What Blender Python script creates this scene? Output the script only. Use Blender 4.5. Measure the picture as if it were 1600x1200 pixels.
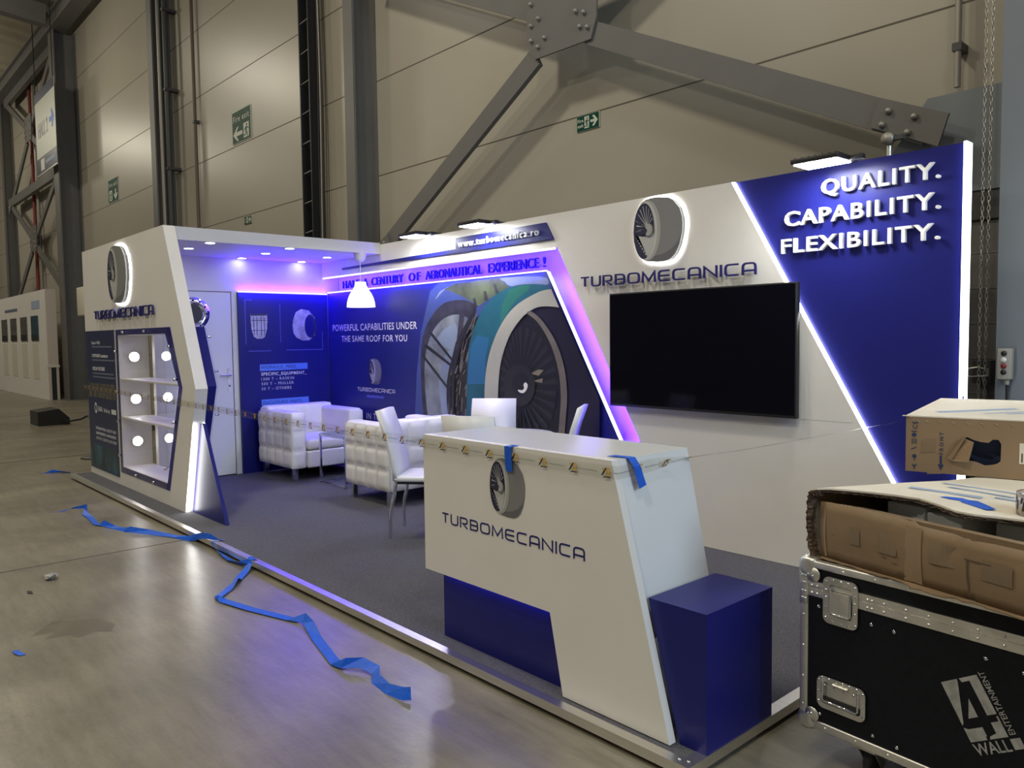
import bpy, bmesh, math, random
from mathutils import Vector, Matrix
from mathutils.geometry import tessellate_polygon

random.seed(4)
SC = bpy.context.scene
COL = SC.collection
for o in list(bpy.data.objects):
    bpy.data.objects.remove(o)

# ------------------------------------------------------------------ camera
CZ = 1.54
yaw, pit, rol = math.radians(42.054), math.radians(3.395), math.radians(-0.731)
fw = Vector((-math.cos(yaw), math.sin(yaw), 0)); rt = Vector((math.sin(yaw), math.cos(yaw), 0)); up = Vector((0, 0, 1))
f = fw * math.cos(pit) - up * math.sin(pit); u0 = up * math.cos(pit) + fw * math.sin(pit)
cr = rt * math.cos(rol) + u0 * math.sin(rol); cu = u0 * math.cos(rol) - rt * math.sin(rol)
cam = bpy.data.cameras.new('camera'); camo = bpy.data.objects.new('camera', cam); COL.objects.link(camo)
camo.matrix_world = Matrix(((cr.x, cu.x, -f.x, 0), (cr.y, cu.y, -f.y, 0), (cr.z, cu.z, -f.z, CZ), (0, 0, 0, 1)))
cam.sensor_width = 36; cam.lens = 36 * 1223.8 / 1600; cam.clip_start = .05; cam.clip_end = 200
SC.camera = camo

# ------------------------------------------------------------------ world, big lights, exposure
SC.view_settings.view_transform = 'Standard'; SC.view_settings.look = 'None'
SC.view_settings.gamma = 1; SC.view_settings.exposure = 0.0; SC.view_settings.use_curve_mapping = False
SC.cycles.use_denoising = True
SC.cycles.max_bounces = 8; SC.cycles.transparent_max_bounces = 12; SC.cycles.sample_clamp_indirect = 6
w = bpy.data.worlds.new('hall_ambient'); SC.world = w; w.use_nodes = True
w.node_tree.nodes['Background'].inputs[0].default_value = (1.0, .95, .82, 1)
w.node_tree.nodes['Background'].inputs[1].default_value = .12


def area(name, loc, target, sx, sy, power, color):
    l = bpy.data.lights.new(name, 'AREA'); l.shape = 'RECTANGLE'; l.size = sx; l.size_y = sy
    l.energy = power; l.color = color
    o = bpy.data.objects.new(name, l); COL.objects.link(o); o.location = loc
    o.rotation_euler = (Vector(target) - Vector(loc)).to_track_quat('-Z', 'Y').to_euler()
    return o


WARM = (1.0, .92, .74)
for k, (x, y, p) in enumerate([(-6.6, .8, 285), (-14, -.6, 120), (-23, -.5, 160), (-32, -.5, 220), (-.5, -3.5, 310), (-8, -6, 280), (1.5, 1.0, 120)]):
    area('high_bay_light', (x, y, 9.2), (x, y, 0), .7, .7, p, WARM)
area('hall_door_daylight', (7.0, 2.0, 5.2), (-2, 3.0, .8), 3.2, 3.5, 430, (.62, .81, 1.0))
for x in (-20, -30):  # fill lights added only to brighten the roof deck
    l = bpy.data.lights.new('roof_fill', 'POINT'); l.energy = 230; l.color = WARM; l.shadow_soft_size = .3
    o = bpy.data.objects.new('roof_fill', l); COL.objects.link(o); o.location = (x, 1.5, 8.6)


# ------------------------------------------------------------------ materials
def mat(name, col, rough=.5, metal=0., spec=.5, var=0., scale=8., bump=0., bscale=60., alpha=1., stretch=None, col2=None):
    m = bpy.data.materials.new(name); m.use_nodes = True
    nt = m.node_tree; b = nt.nodes['Principled BSDF']
    b.inputs['Base Color'].default_value = (*col, 1); b.inputs['Roughness'].default_value = rough
    b.inputs['Metallic'].default_value = metal; b.inputs['Specular IOR Level'].default_value = spec
    tc = nt.nodes.new('ShaderNodeTexCoord'); src = tc.outputs['Object']
    if stretch:
        mp = nt.nodes.new('ShaderNodeMapping'); mp.inputs['Scale'].default_value = stretch
        nt.links.new(src, mp.inputs['Vector']); src = mp.outputs['Vector']
    if var or col2:
        n = nt.nodes.new('ShaderNodeTexNoise'); n.inputs['Scale'].default_value = scale; n.inputs['Detail'].default_value = 6
        nt.links.new(src, n.inputs['Vector'])
        r = nt.nodes.new('ShaderNodeValToRGB'); r.color_ramp.elements[0].position = .3; r.color_ramp.elements[1].position = .7
        a = [max(0, c * (1 - var)) for c in col]; c2 = col2 or [min(1, c * (1 + var)) for c in col]
        r.color_ramp.elements[0].color = (*a, 1); r.color_ramp.elements[1].color = (*c2, 1)
        nt.links.new(n.outputs['Fac'], r.inputs['Fac']); nt.links.new(r.outputs['Color'], b.inputs['Base Color'])
    if bump:
        n2 = nt.nodes.new('ShaderNodeTexNoise'); n2.inputs['Scale'].default_value = bscale; n2.inputs['Detail'].default_value = 4
        nt.links.new(src, n2.inputs['Vector'])
        bp = nt.nodes.new('ShaderNodeBump'); bp.inputs['Strength'].default_value = bump; bp.inputs['Distance'].default_value = .01
        nt.links.new(n2.outputs['Fac'], bp.inputs['Height']); nt.links.new(bp.outputs['Normal'], b.inputs['Normal'])
    if alpha < 1: b.inputs['Alpha'].default_value = alpha
    return m


def emit(name, col, s):
    m = bpy.data.materials.new(name); m.use_nodes = True; nt = m.node_tree
    nt.nodes.remove(nt.nodes['Principled BSDF'])
    e = nt.nodes.new('ShaderNodeEmission'); e.inputs[0].default_value = (*col, 1); e.inputs[1].default_value = s
    nt.links.new(e.outputs[0], nt.nodes['Material Output'].inputs[0])
    return m


def clear(name, tint=(1, 1, 1), base=.06, rough=.02):
    """thin clear sheet: lets light straight through and reflects by Fresnel"""
    m = bpy.data.materials.new(name); m.use_nodes = True; nt = m.node_tree
    nt.nodes.remove(nt.nodes['Principled BSDF'])
    t = nt.nodes.new('ShaderNodeBsdfTransparent'); t.inputs[0].default_value = (*tint, 1)
    g = nt.nodes.new('ShaderNodeBsdfGlossy'); g.inputs['Roughness'].default_value = rough
    fr = nt.nodes.new('ShaderNodeLayerWeight'); fr.inputs['Blend'].default_value = .5
    pw = nt.nodes.new('ShaderNodeMath'); pw.operation = 'POWER'; pw.inputs[1].default_value = 5; nt.links.new(fr.outputs['Facing'], pw.inputs[0])
    ad = nt.nodes.new('ShaderNodeMath'); ad.operation = 'MULTIPLY_ADD'; ad.inputs[1].default_value = 1 - base; ad.inputs[2].default_value = base
    nt.links.new(pw.outputs[0], ad.inputs[0])
    mx = nt.nodes.new('ShaderNodeMixShader'); nt.links.new(ad.outputs[0], mx.inputs[0])
    nt.links.new(t.outputs[0], mx.inputs[1]); nt.links.new(g.outputs[0], mx.inputs[2])
    nt.links.new(mx.outputs[0], nt.nodes['Material Output'].inputs[0])
    return m


M = {}
M['white'] = mat('white_painted_board', (.74, .72, .69), .42, var=.02, scale=3)
M['white2'] = mat('white_laminate', (.72, .73, .74), .19, var=.015, scale=3)
M['blue'] = mat('deep_blue_board', (.011, .013, .150), .36, spec=.3, var=.03, scale=4)
M['blueflat'] = mat('deep_blue_lettering', (.012, .010, .13), .45)
M['navy'] = mat('navy_print', (.012, .022, .075), .4)
M['navyphoto'] = mat('teal_photo_print', (.01, .03, .07), .4, var=.9, scale=5, col2=(.02, .10, .15))
M['bwphoto'] = mat('dark_photo_print', (.01, .01, .012), .4, scale=9, col2=(.16, .15, .14), stretch=(3, 1, .7))
M['grey_text'] = mat('pale_print', (.62, .62, .66), .5)
M['dim_text'] = mat('dim_print', (.13, .15, .22), .5)
M['letters'] = mat('white_letters', (.80, .80, .80), .4)
M['alu'] = mat('brushed_aluminium', (.80, .78, .74), .34, 1., var=.06, scale=3, stretch=(1, 40, 40))
M['alu2'] = mat('case_aluminium', (.82, .80, .75), .46, 1., var=.12, scale=12)
M['zinc'] = mat('zinc_plated_steel', (.74, .73, .68), .42, 1., var=.18, scale=14)
M['chrome'] = mat('chrome', (.75, .76, .80), .09, 1.)
M['carpet'] = mat('grey_carpet', (.105, .105, .118), .95, spec=.1, var=.35, scale=140, bump=.5, bscale=400)
M['skirt'] = mat('dark_plinth', (.012, .011, .010), .7)
M['leather'] = mat('white_leather', (.74, .72, .68), .38, var=.03, scale=6, bump=.06, bscale=160)
M['leather2'] = mat('smooth_white_leather', (.72, .72, .74), .34, bump=.04, bscale=120)
M['black'] = mat('black_plastic', (.012, .012, .013), .45)
M['screen'] = mat('black_screen', (.003, .003, .007), .08, spec=.12)
M['acrylic'] = clear('clear_acrylic')
M['glass'] = clear('glass_top', (.86, .95, .93), .10)
M['film'] = clear('clear_tape_film', (.93, .93, .91), .07, .16)
M['bluetape'] = mat('blue_masking_tape', (.002, .095, .60), .5, var=.12, scale=30, bump=.2, bscale=80)
M['card'] = mat('brown_cardboard', (.215, .145, .083), .8, var=.16, scale=5, bump=.12, bscale=35)
M['card2'] = mat('tan_cardboard', (.26, .175, .10), .8, var=.08, scale=4, bump=.05, bscale=60)
M['cardin'] = mat('torn_cardboard_core', (.085, .055, .035), .95, var=.5, scale=60, bump=.8, bscale=120)
M['cardwhite'] = mat('white_faced_cardboard', (.70, .64, .53), .7, var=.06, scale=4)
M['foam'] = mat('grey_foam', (.70, .73, .73), .85)
M['cardband'] = mat('brown_packing_tape', (.27, .19, .115), .35, var=.06, scale=9)
M['cardgrime'] = mat('grey_smudge_print', (.192, .137, .086), .8, var=.06, scale=60, stretch=(4, 1, .4))
M['crease'] = mat('cardboard_crease', (.10, .066, .04), .9)
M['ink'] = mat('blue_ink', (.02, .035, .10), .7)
M['paleink'] = mat('pale_blue_ink', (.30, .38, .52), .7)
M['laminate'] = mat('black_laminate', (.006, .007, .011), .45, spec=.22, var=.2, scale=60, bump=.05, bscale=250)
M['stencil'] = mat('grey_stencil_paint', (.34, .34, .33), .6, var=.22, scale=30)
M['rubber'] = mat('dark_rubber', (.03, .03, .03), .6)
M['steel'] = mat('grey_painted_steel', (.125, .120, .115), .5, var=.06, scale=3)
M['steeldark'] = mat('dark_painted_steel', (.055, .053, .055), .5, var=.08, scale=3)
M['pipe'] = mat('galvanised_pipe', (.30, .28, .25), .45, .4)
M['redpipe'] = mat('red_sprinkler_pipe', (.20, .03, .02), .5)
M['green'] = mat('exit_green', (.003, .055, .033), .5, spec=.15)
M['signw'] = mat('sign_white', (.55, .57, .50), .5)
M['cable'] = mat('black_cable', (.008, .008, .010), .5)
M['gold'] = mat('gold_print', (.55, .36, .08), .5)
M['inkblack'] = mat('black_print', (.01, .01, .012), .5)
M['red'] = mat('red_button', (.22, .02, .02), .4)
M['boxgrey'] = mat('grey_control_box', (.34, .32, .28), .5)
M['column'] = mat('light_grey_column_paint', (.17, .19, .215), .5, var=.03, scale=2)
M['cream'] = mat('cream_panel', (.62, .58, .48), .5)
M['pinkwood'] = mat('bare_board', (.55, .47, .42), .6)
M['paper'] = mat('crumpled_paper', (.6, .58, .52), .7, var=.3, scale=30, col2=(.1, .1, .1))
# lights
M['led'] = emit('white_led', (1.0, .98, .93), 14)
M['ledcool'] = emit('cool_white_led', (.86, .93, 1.0), 5)
M['violet'] = emit('violet_led', (.80, .72, 1.0), 2.2)
M['violet2'] = emit('violet_led_bright', (.85, .80, 1.0), 2.6)
M['ledblue'] = emit('blue_led', (.05, .03, 1.0), 9.0)
M['flood'] = emit('flood_lens', (.96, .98, .95), 95)
M['down'] = emit('downlight_lens', (.93, .93, 1.0), 20)
M['disc'] = emit('showcase_lamp', (1.0, .99, .97), 22)
M['shade'] = emit('glowing_shade', (1.0, .97, 1.0), 1.5)


def led_line(a, b, face, power, wd=.012):
    """the violet light thrown by one LED strip running from a to b"""
    a, b, face = Vector(a), Vector(b), Vector(face).normalized()
    l = bpy.data.lights.new('violet_led_line', 'AREA'); l.shape = 'RECTANGLE'; l.size = (b - a).length; l.size_y = wd
    l.energy = power * 1.4; l.color = (.045, .0, 1.0)
    o = bpy.data.objects.new('violet_led_line', l); COL.objects.link(o)
    x = (b - a).normalized(); z = -(face - x * face.dot(x)).normalized(); y = z.cross(x)
    o.matrix_world = Matrix(((x.x, y.x, z.x, 0), (x.y, y.y, z.y, 0), (x.z, y.z, z.z, 0), (0, 0, 0, 1))); o.matrix_world.translation = (a + b) / 2


# ------------------------------------------------------------------ mesh builder
V = Vector
X, Y, Z = V((1, 0, 0)), V((0, 1, 0)), V((0, 0, 1))


class MB:
    def __init__(s): s.v = []; s.f = []; s.m = []; s.mats = []; s.sm = []

    def mi(s, m):
        m = M[m] if isinstance(m, str) else m
        if m not in s.mats: s.mats.append(m)
        return s.mats.index(m)

    def add(s, vs, fs, m, smooth=False):
        b = len(s.v); i = s.mi(m)
        s.v += [V(v) for v in vs]
        for q in fs:
            s.f.append([b + k for k in q]); s.m.append(i); s.sm.append(smooth)
        return s

    def box(s, x0, x1, y0, y1, z0, z1, m):
        vs = [(x, y, z) for z in (z0, z1) for y in (y0, y1) for x in (x0, x1)]
        return s.add(vs, [(0, 2, 3, 1), (4, 5, 7, 6), (0, 1, 5, 4), (2, 6, 7, 3), (0, 4, 6, 2), (1, 3, 7, 5)], m)

    def rbox(s, x0, x1, y0, y1, z0, z1, m, r=.02, seg=3):
        bm = bmesh.new(); bmesh.ops.create_cube(bm, size=1)
        for v in bm.verts:
            v.co = V(((x0 + x1) / 2 + v.co.x * (x1 - x0), (y0 + y1) / 2 + v.co.y * (y1 - y0), (z0 + z1) / 2 + v.co.z * (z1 - z0)))
        bmesh.ops.bevel(bm, geom=bm.edges[:], offset=r, segments=seg, profile=.5, affect='EDGES')
        bm.verts.index_update()
        s.add([v.co.copy() for v in bm.verts], [[v.index for v in q.verts] for q in bm.faces], m, True); bm.free()
        return s

    def bar(s, a, b, w, h, m, upv=(0, 0, 1)):
        a, b = V(a), V(b); d = (b - a).normalized(); r = d.cross(V(upv))
        if r.length < 1e-4: r = d.cross(X)
        r.normalize(); t = r.cross(d); vs = []
        for p in (a, b):
            for i, j in ((-1, -1), (1, -1), (1, 1), (-1, 1)): vs.append(p + r * i * w / 2 + t * j * h / 2)
        return s.add(vs, [(0, 1, 2, 3), (7, 6, 5, 4), (0, 4, 5, 1), (1, 5, 6, 2), (2, 6, 7, 3), (3, 7, 4, 0)], m)

    def prism(s, pts, fr, d0, d1, m, holes=(), back=True):
        """flat polygon (with holes) on frame fr = (o, r, u), from depth d0 out to d1 along r x u"""
        o, r, u = fr; n = r.cross(u); loops = [list(pts)] + [list(h) for h in holes]
        flat = [p for l in loops for p in l]; N = len(flat)
        P = lambda p, d: o + r * p[0] + u * p[1] + n * d
        if holes:
            tris = tessellate_polygon([[V((p[0], p[1], 0)) for p in l] for l in loops])
            caps = [tuple(t) for t in tris]
        else:
            caps = [tuple(range(N))]
        vs = [P(p, d1) for p in flat] + [P(p, d0) for p in flat]
        fs = [c for c in caps]
        if back: fs += [tuple(N + i for i in reversed(c)) for c in caps]
        if abs(d1 - d0) > 1e-7:
            b = 0
            for l in loops:
                k = len(l)
                for i in range(k):
                    j = (i + 1) % k; fs.append((b + i, b + j, N + b + j, N + b + i))
                b += k
        return s.add(vs, fs, m)

    def sheet(s, pts, fr, d, m):
        o, r, u = fr; n = r.cross(u)
        return s.add([o + r * p[0] + u * p[1] + n * d for p in pts], [tuple(range(len(pts)))], m)

    def tube(s, pts, rad, m, n=8, closed=False, cap=True):
        pts = [V(p) for p in pts]; k = len(pts); rings = []; prev = None
        for i, p in enumerate(pts):
            a = pts[(i - 1) % k] if (i or closed) else p; b = pts[(i + 1) % k] if (i < k - 1 or closed) else p
            d = (b - a).normalized()
            r = prev - d * prev.dot(d) if prev else d.cross(Z if abs(d.z) < .9 else X)
            if r.length < 1e-5: r = d.cross(X)
            r.normalize(); prev = r; t = d.cross(r)
            rr = rad[i] if isinstance(rad, (list, tuple)) else rad
            rings.append([p + r * rr * math.cos(2 * math.pi * q / n) + t * rr * math.sin(2 * math.pi * q / n) for q in range(n)])
        fs = []
        for i in range(k if closed else k - 1):
            a, b = i * n, ((i + 1) % k) * n
            for q in range(n): fs.append((a + q, a + (q + 1) % n, b + (q + 1) % n, b + q))
        s.add([v for r in rings for v in r], fs, m, True)
        if cap and not closed:
            s.add(rings[0], [tuple(range(n))], m); s.add(rings[-1], [tuple(range(n))], m)
        return s

    def lathe(s, prof, c, m, n=32, axis=None):
        c = V(c); ax = V(axis or (0, 0, 1)).normalized(); r = ax.cross(X if abs(ax.x) < .9 else Y).normalized(); t = ax.cross(r)
        vs = [c + ax * z + (r * math.cos(2 * math.pi * q / n) + t * math.sin(2 * math.pi * q / n)) * max(R, 1e-5) for R, z in prof for q in range(n)]
        fs = [(i * n + q, i * n + (q + 1) % n, (i + 1) * n + (q + 1) % n, (i + 1) * n + q) for i in range(len(prof) - 1) for q in range(n)]
        return s.add(vs, fs, m, True)

    def cyl(s, c, rad, d0, d1, m, axis, n=20):
        return s.lathe([(0, d0), (rad, d0), (rad, d1), (0, d1)], c, m, n, axis)

    def quilt(s, o, r, u, w, h, nr, nc, dep, m, q=7):
        """tufted leather face: nr x nc pillows"""
        n = r.cross(u); vs = []; fs = []; a, b = nc * q + 1, nr * q + 1
        for j in range(b):
            for i in range(a):
                fx = (i % q) / q; fy = (j % q) / q
                hgt = (1 - abs(2 * fx - 1) ** 4) * (1 - abs(2 * fy - 1) ** 4)
                vs.append(o + r * (w * i / (a - 1)) + u * (h * j / (b - 1)) + n * (dep * hgt ** .6))
        for j in range(b - 1):
            for i in range(a - 1): fs.append((j * a + i, j * a + i + 1, (j + 1) * a + i + 1, (j + 1) * a + i))
        return s.add(vs, fs, m, True)

    def merge(s, vs, fs, m, fn): return s.add([fn(v) for v in vs], fs, m)


def FY(y): return (V((0, y, 0)), X, Z)          # upright plane seen from the hall, coordinates (x, z)
def FX(x): return (V((x, 0, 0)), Y, Z)          # upright plane facing +X, coordinates (y, z)
def FT(z): return (V((0, 0, z)), X, Y)          # level plane seen from above, coordinates (x, y)


def obj(name, mb, parent=None, local=False, recalc=True):
    me = bpy.data.meshes.new(name); off = V((0, 0, 0))
    if parent is not None and not local:
        root = parent
        while root.parent: root = root.parent
        off = root.location
    me.from_pydata([v - off for v in mb.v], [], mb.f)
    for m in mb.mats: me.materials.append(m)
    for p, i, sm in zip(me.polygons, mb.m, mb.sm): p.material_index = i; p.use_smooth = sm
    if recalc:
        bm = bmesh.new(); bm.from_mesh(me); bmesh.ops.recalc_face_normals(bm, faces=bm.faces[:]); bm.to_mesh(me); bm.free()
    o = bpy.data.objects.new(name, me); COL.objects.link(o)
    if parent is not None: o.parent = parent
    return o


def tag(o, label, cat, group=None):
    o['label'] = label; o['category'] = cat; o['kind'] = 'thing'
    if group: o['group'] = group
    return o


def thing(name, label, cat, loc=(0, 0, 0), rz=0, group=None):
    o = bpy.data.objects.new(name, None); COL.objects.link(o); o.location = loc; o.rotation_euler = (0, 0, rz)
    o.empty_display_size = .1
    return tag(o, label, cat, group)


def struct(name, mb, parent=None):
    o = obj(name, mb, parent)
    if parent is None: o['kind'] = 'structure'
    return o


KIDS = lambda o: [c for c in bpy.data.objects if c.parent == o]


def dup(root, loc, rz, label):
    r = root.copy(); COL.objects.link(r); r.location = loc; r.rotation_euler = (0, 0, rz); r['label'] = label
    for ch in KIDS(root):
        c = ch.copy(); COL.objects.link(c); c.parent = r
        for g in KIDS(ch):
            d = g.copy(); COL.objects.link(d); d.parent = c
    return r


# ------------------------------------------------------------------ lettering
_tc = {}


def glyphs(s, bold, space=1.):
    k = (s, bold, space)
    if k in _tc: return _tc[k]
    cu_ = bpy.data.curves.new('t', 'FONT'); cu_.body = s; cu_.extrude = 1.0; cu_.offset = bold; cu_.resolution_u = 3; cu_.space_character = space
    o = bpy.data.objects.new('t', cu_); COL.objects.link(o)
    dg = bpy.context.evaluated_depsgraph_get(); dg.update()
    e = o.evaluated_get(dg); me = e.to_mesh()
    vs = [v.co.copy() for v in me.vertices]; fs = [tuple(p.vertices) for p in me.polygons]
    e.to_mesh_clear(); bpy.data.objects.remove(o); bpy.data.curves.remove(cu_)
    _tc[k] = (vs, fs); return _tc[k]


CAPH = None


def text(mb, s, fr, x, y, w, h, m, depth=.0008, bold=.0, base=0., space=1., slant=0.):
    """s written with its left end at x, baseline y, total width w, capital height h on frame fr; base = distance off the plane"""
    global CAPH
    if CAPH is None:
        hv = glyphs('H', 0.)[0]; CAPH = max(v.y for v in hv) - min(v.y for v in hv)
    vs, fs = glyphs(s, bold, space); x0 = min(v.x for v in vs); x1 = max(v.x for v in vs)
    nat = (x1 - x0) * h / CAPH
    if w and w > nat * 1.06 and space == 1.:      # wide setting: space the letters instead of stretching them
        vs, fs = glyphs(s, bold, min(1.4, 1 + (w / nat - 1) * 1.0)); x0 = min(v.x for v in vs); x1 = max(v.x for v in vs)
    sy = h / CAPH; sx = w / (x1 - x0) if w else sy
    o, r, u = fr; n = r.cross(u)
    mb.add([o + r * (x + (v.x - x0) * sx + slant * v.y * sy) + u * (y + v.y * sy) + n * (base + (v.z + 1) / 2 * depth) for v in vs], fs, m)


def rnd(pts, rad, closed=False):
    """polyline with its marked corners rounded; pts = (x, y) or (x, y, 1) for a round corner"""
    out = []; k = len(pts)
    for i, p in enumerate(pts):
        if len(p) < 3 or (not closed and i in (0, k - 1)): out.append((p[0], p[1])); continue
        a, b = V(pts[i - 1][:2]), V(pts[(i + 1) % k][:2]); c = V(p[:2])
        da = (a - c).normalized(); db = (b - c).normalized()
        for t in range(6):
            q = t / 5; s_ = c + da * rad * (1 - q) ** 2 + db * rad * q ** 2
            out.append((s_.x, s_.y))
    return out


def stroke(mb, pts, wd, place, d0, d1, m, closed=False):
    P = [V(p) for p in pts]; k = len(P); L = []; R = []
    for i in range(k):
        a = P[i - 1] if (i or closed) else None; b = P[(i + 1) % k] if (i < k - 1 or closed) else None
        d1_ = (P[i] - a).normalized() if a is not None else None; d2_ = (b - P[i]).normalized() if b is not None else None
        if d1_ is None: nn = V((-d2_.y, d2_.x)); sc = 1
        elif d2_ is None: nn = V((-d1_.y, d1_.x)); sc = 1
        else:
            nn = V((-(d1_ + d2_).y, (d1_ + d2_).x)); nn.normalize(); sc = min(1.9, 1 / max(.3, nn.dot(V((-d1_.y, d1_.x)))))
        L.append(P[i] + nn * wd / 2 * sc); R.append(P[i] - nn * wd / 2 * sc)
    for i in range(k if closed else k - 1):
        j = (i + 1) % k
        q = [L[i], L[j], R[j], R[i]]
        vs = [place(p.x, p.y, d1) for p in q] + [place(p.x, p.y, d0) for p in q]
        mb.add(vs, [(0, 1, 2, 3), (0, 4, 5, 1), (2, 6, 7, 3), (3, 7, 4, 0), (1, 5, 6, 2)], m)


LOGO = {
    'T': (.95, [([(0, 1), (.95, 1)], 0), ([(.48, 1), (.48, 0)], 0)]),
    'U': (1., [([(0, 1.08), (0, 0, 1), (1, 0, 1), (1, 1.08)], 0)]),
    'R': (1.05, [([(0, -.08), (0, 1), (1, 1, 1), (1, .42, 1), (.3, .42), (1.0, -.06)], 0)]),
    'B': (1.05, [([(0, 0), (0, 1), (1.0, 1, 1), (1.0, .5), (1.05, 0, 1)], 1), ([(0, .5), (1.0, .5)], 0)]),
    'O': (1.2, [([(0, 0, 1), (0, 1, 1), (1.2, 1, 1), (1.2, 0, 1)], 1)]),
    'M': (1.35, [([(0, -.08), (.05, 1.0), (.68, .12), (1.3, 1.0), (1.35, -.08)], 0)]),
    'E': (1.1, [([(1.1, 1), (0, 1, 1), (0, 0, 1), (1.1, 0)], 0), ([(0, .5), (1.1, .5)], 0)]),
    'C': (1.15, [([(1.15, 1), (0, 1, 1), (0, 0, 1), (1.15, 0)], 0)]),
    'A': (1.1, [([(0, -.08), (0, 1, 1), (1.1, 1, 1), (1.1, -.08)], 0), ([(0, .32), (1.1, .32)], 0)]),
    'N': (1.15, [([(0, -.08), (0, 1.0), (1.15, 0), (1.15, 1.08)], 0)]),
    'I': (.0, [([(0, -.08), (0, 1.08)], 0)]),
}


def logotype(mb, fr, x, y, w, h, m, depth, base=0., th=.17):
    gap = .42; word = 'TURBOMECANICA'; tot = sum(LOGO[c][0] for c in word) + gap * (len(word) - 1) + th
    sx = w / tot; o, r, u = fr; n = r.cross(u); cx = th / 2
    hh = h / (1 + th)
    for c in word:
        wd, st = LOGO[c]
        for k, (pts, cl) in enumerate(st):
            pl = lambda px, py, d, cx=cx: o + r * (x + (cx + px) * sx) + u * (y + (py + th / 2) * hh) + n * (base + d)
            stroke(mb, rnd(pts, .34, cl), th, pl, 0, depth + .0003 * k, m, cl)
        cx += wd + gap


def line(parent, *a, **k):
    """one line of print as a piece of its own"""
    q = MB(); text(q, *a, **k); return obj('printed_lettering', q, parent, recalc=False)


# ------------------------------------------------------------------ turbine emblem (printed board)
SIL = [(240, 600), (250, 449), (290, 273), (340, 177), (390, 140), (450, 128), (520, 129), (640, 158), (700, 210), (770, 331), (800, 467), (805, 566), (800, 687), (770, 861), (730, 976), (680, 1043), (620, 1071), (520, 1074), (400, 1054), (340, 1007), (280, 895), (245, 739)]
M['em_body'] = mat('emblem_grey', (.21, .21, .215), .5)
M['em_low'] = mat('emblem_dark_grey', (.13, .13, .14), .5)
M['em_lip'] = mat('emblem_light_grey', (.36, .36, .35), .5)
M['em_rim'] = mat('emblem_pale_rim', (.50, .50, .48), .5)
M['em_dark'] = mat('emblem_dark', (.022, .022, .06), .5)
M['em_blade'] = mat('emblem_blade', (.46, .46, .46), .5)


def ell(cx, cy, rx, ry, n=28, a0=0, a1=2 * math.pi):
    return [(cx + rx * math.cos(a0 + (a1 - a0) * i / n), cy + ry * math.sin(a0 + (a1 - a0) * i / n)) for i in range(n + (0 if abs(a1 - a0 - 2 * math.pi) < 1e-6 else 1))]


def emblem(parent, fr, cx, cy, w, h, depth=.012, base=0., halo=None, name='turbine_emblem'):
    T = lambda pts, s=1.: [(cx + (p[0] - 522) / 565 * w * s, cy + (601 - p[1]) / 946 * h * s) for p in pts]
    mb = MB()
    mb.prism(T(SIL), fr, base, base + depth, 'em_body')
    e = base + depth
    k = [0]

    def lay(pts, m):
        k[0] += 1; mb.sheet(T(pts), fr, e + .0004 * k[0], m)
    lay([(640, 1055), (700, 990), (760, 860), (795, 690), (760, 800), (690, 900), (600, 960), (500, 985), (420, 1000), (420, 1056), (520, 1072), (620, 1069)], 'em_low')
    lay(ell(404, 601, 158, 448), 'em_lip')
    lay(ell(384, 601, 140, 432), 'em_rim')
    lay(ell(368, 601, 124, 412), 'em_dark')
    zz = []
    for i in range(9):
        a = i / 8; zz += [(262 + 140 * a ** 1.3, 650 + 345 * a), (300 + 125 * a ** 1.3, 662 + 345 * a)]
    lay(zz + [(455, 900), (484, 760), (486, 640), (430, 690), (350, 680)], 'em_blade')
    for a, b in (((285, 500), (268, 545)), ((262, 420), (300, 470)), ((290, 330), (322, 360)), ((318, 270), (338, 280)), ((355, 235), (370, 235)), ((395, 240), (408, 250)), ((428, 280), (438, 300)), ((455, 350), (462, 380)), ((470, 420), (478, 450))):
        lay([a, (a[0] * .55 + b[0] * .45, a[1] * .55 + b[1] * .45), (408, 545), (404, 552)], 'em_blade')
    lay(ell(432, 601, 56, 100), 'em_low'); lay(ell(424, 590, 44, 88), 'em_lip')
    lay([(248, 605), (300, 560), (345, 545), (390, 552), (412, 600), (392, 652), (340, 660), (300, 640)], 'em_dark')
    lay([(260, 604), (310, 575), (350, 570), (330, 600)], 'em_low')
    o = obj(name, mb, parent, recalc=False)
    if halo:
        hb = MB(); hb.prism(T(SIL, 1.0), fr, .004, base, 'skirt')
        hb.prism(T(SIL, 1.075), fr, .003, .007, halo)
        obj('halo_light', hb, o)
    return o

# ================================================================== SETTING
FZ = .03                       # hall floor level
HW = 5.65                      # inner face of the long hall wall
M['floor'] = mat('worn_concrete', (.200, .180, .138), .30, spec=.5, var=.24, scale=1.6, bump=.10, bscale=38, stretch=(1, .6, 1))
_nt = M['floor'].node_tree; _b = _nt.nodes['Principled BSDF']
_n = _nt.nodes.new('ShaderNodeTexNoise'); _n.inputs['Scale'].default_value = 2.3; _n.inputs['Detail'].default_value = 8
_r = _nt.nodes.new('ShaderNodeMapRange'); _r.inputs[1].default_value = .3; _r.inputs[2].default_value = .7; _r.inputs[3].default_value = .25; _r.inputs[4].default_value = .50
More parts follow.
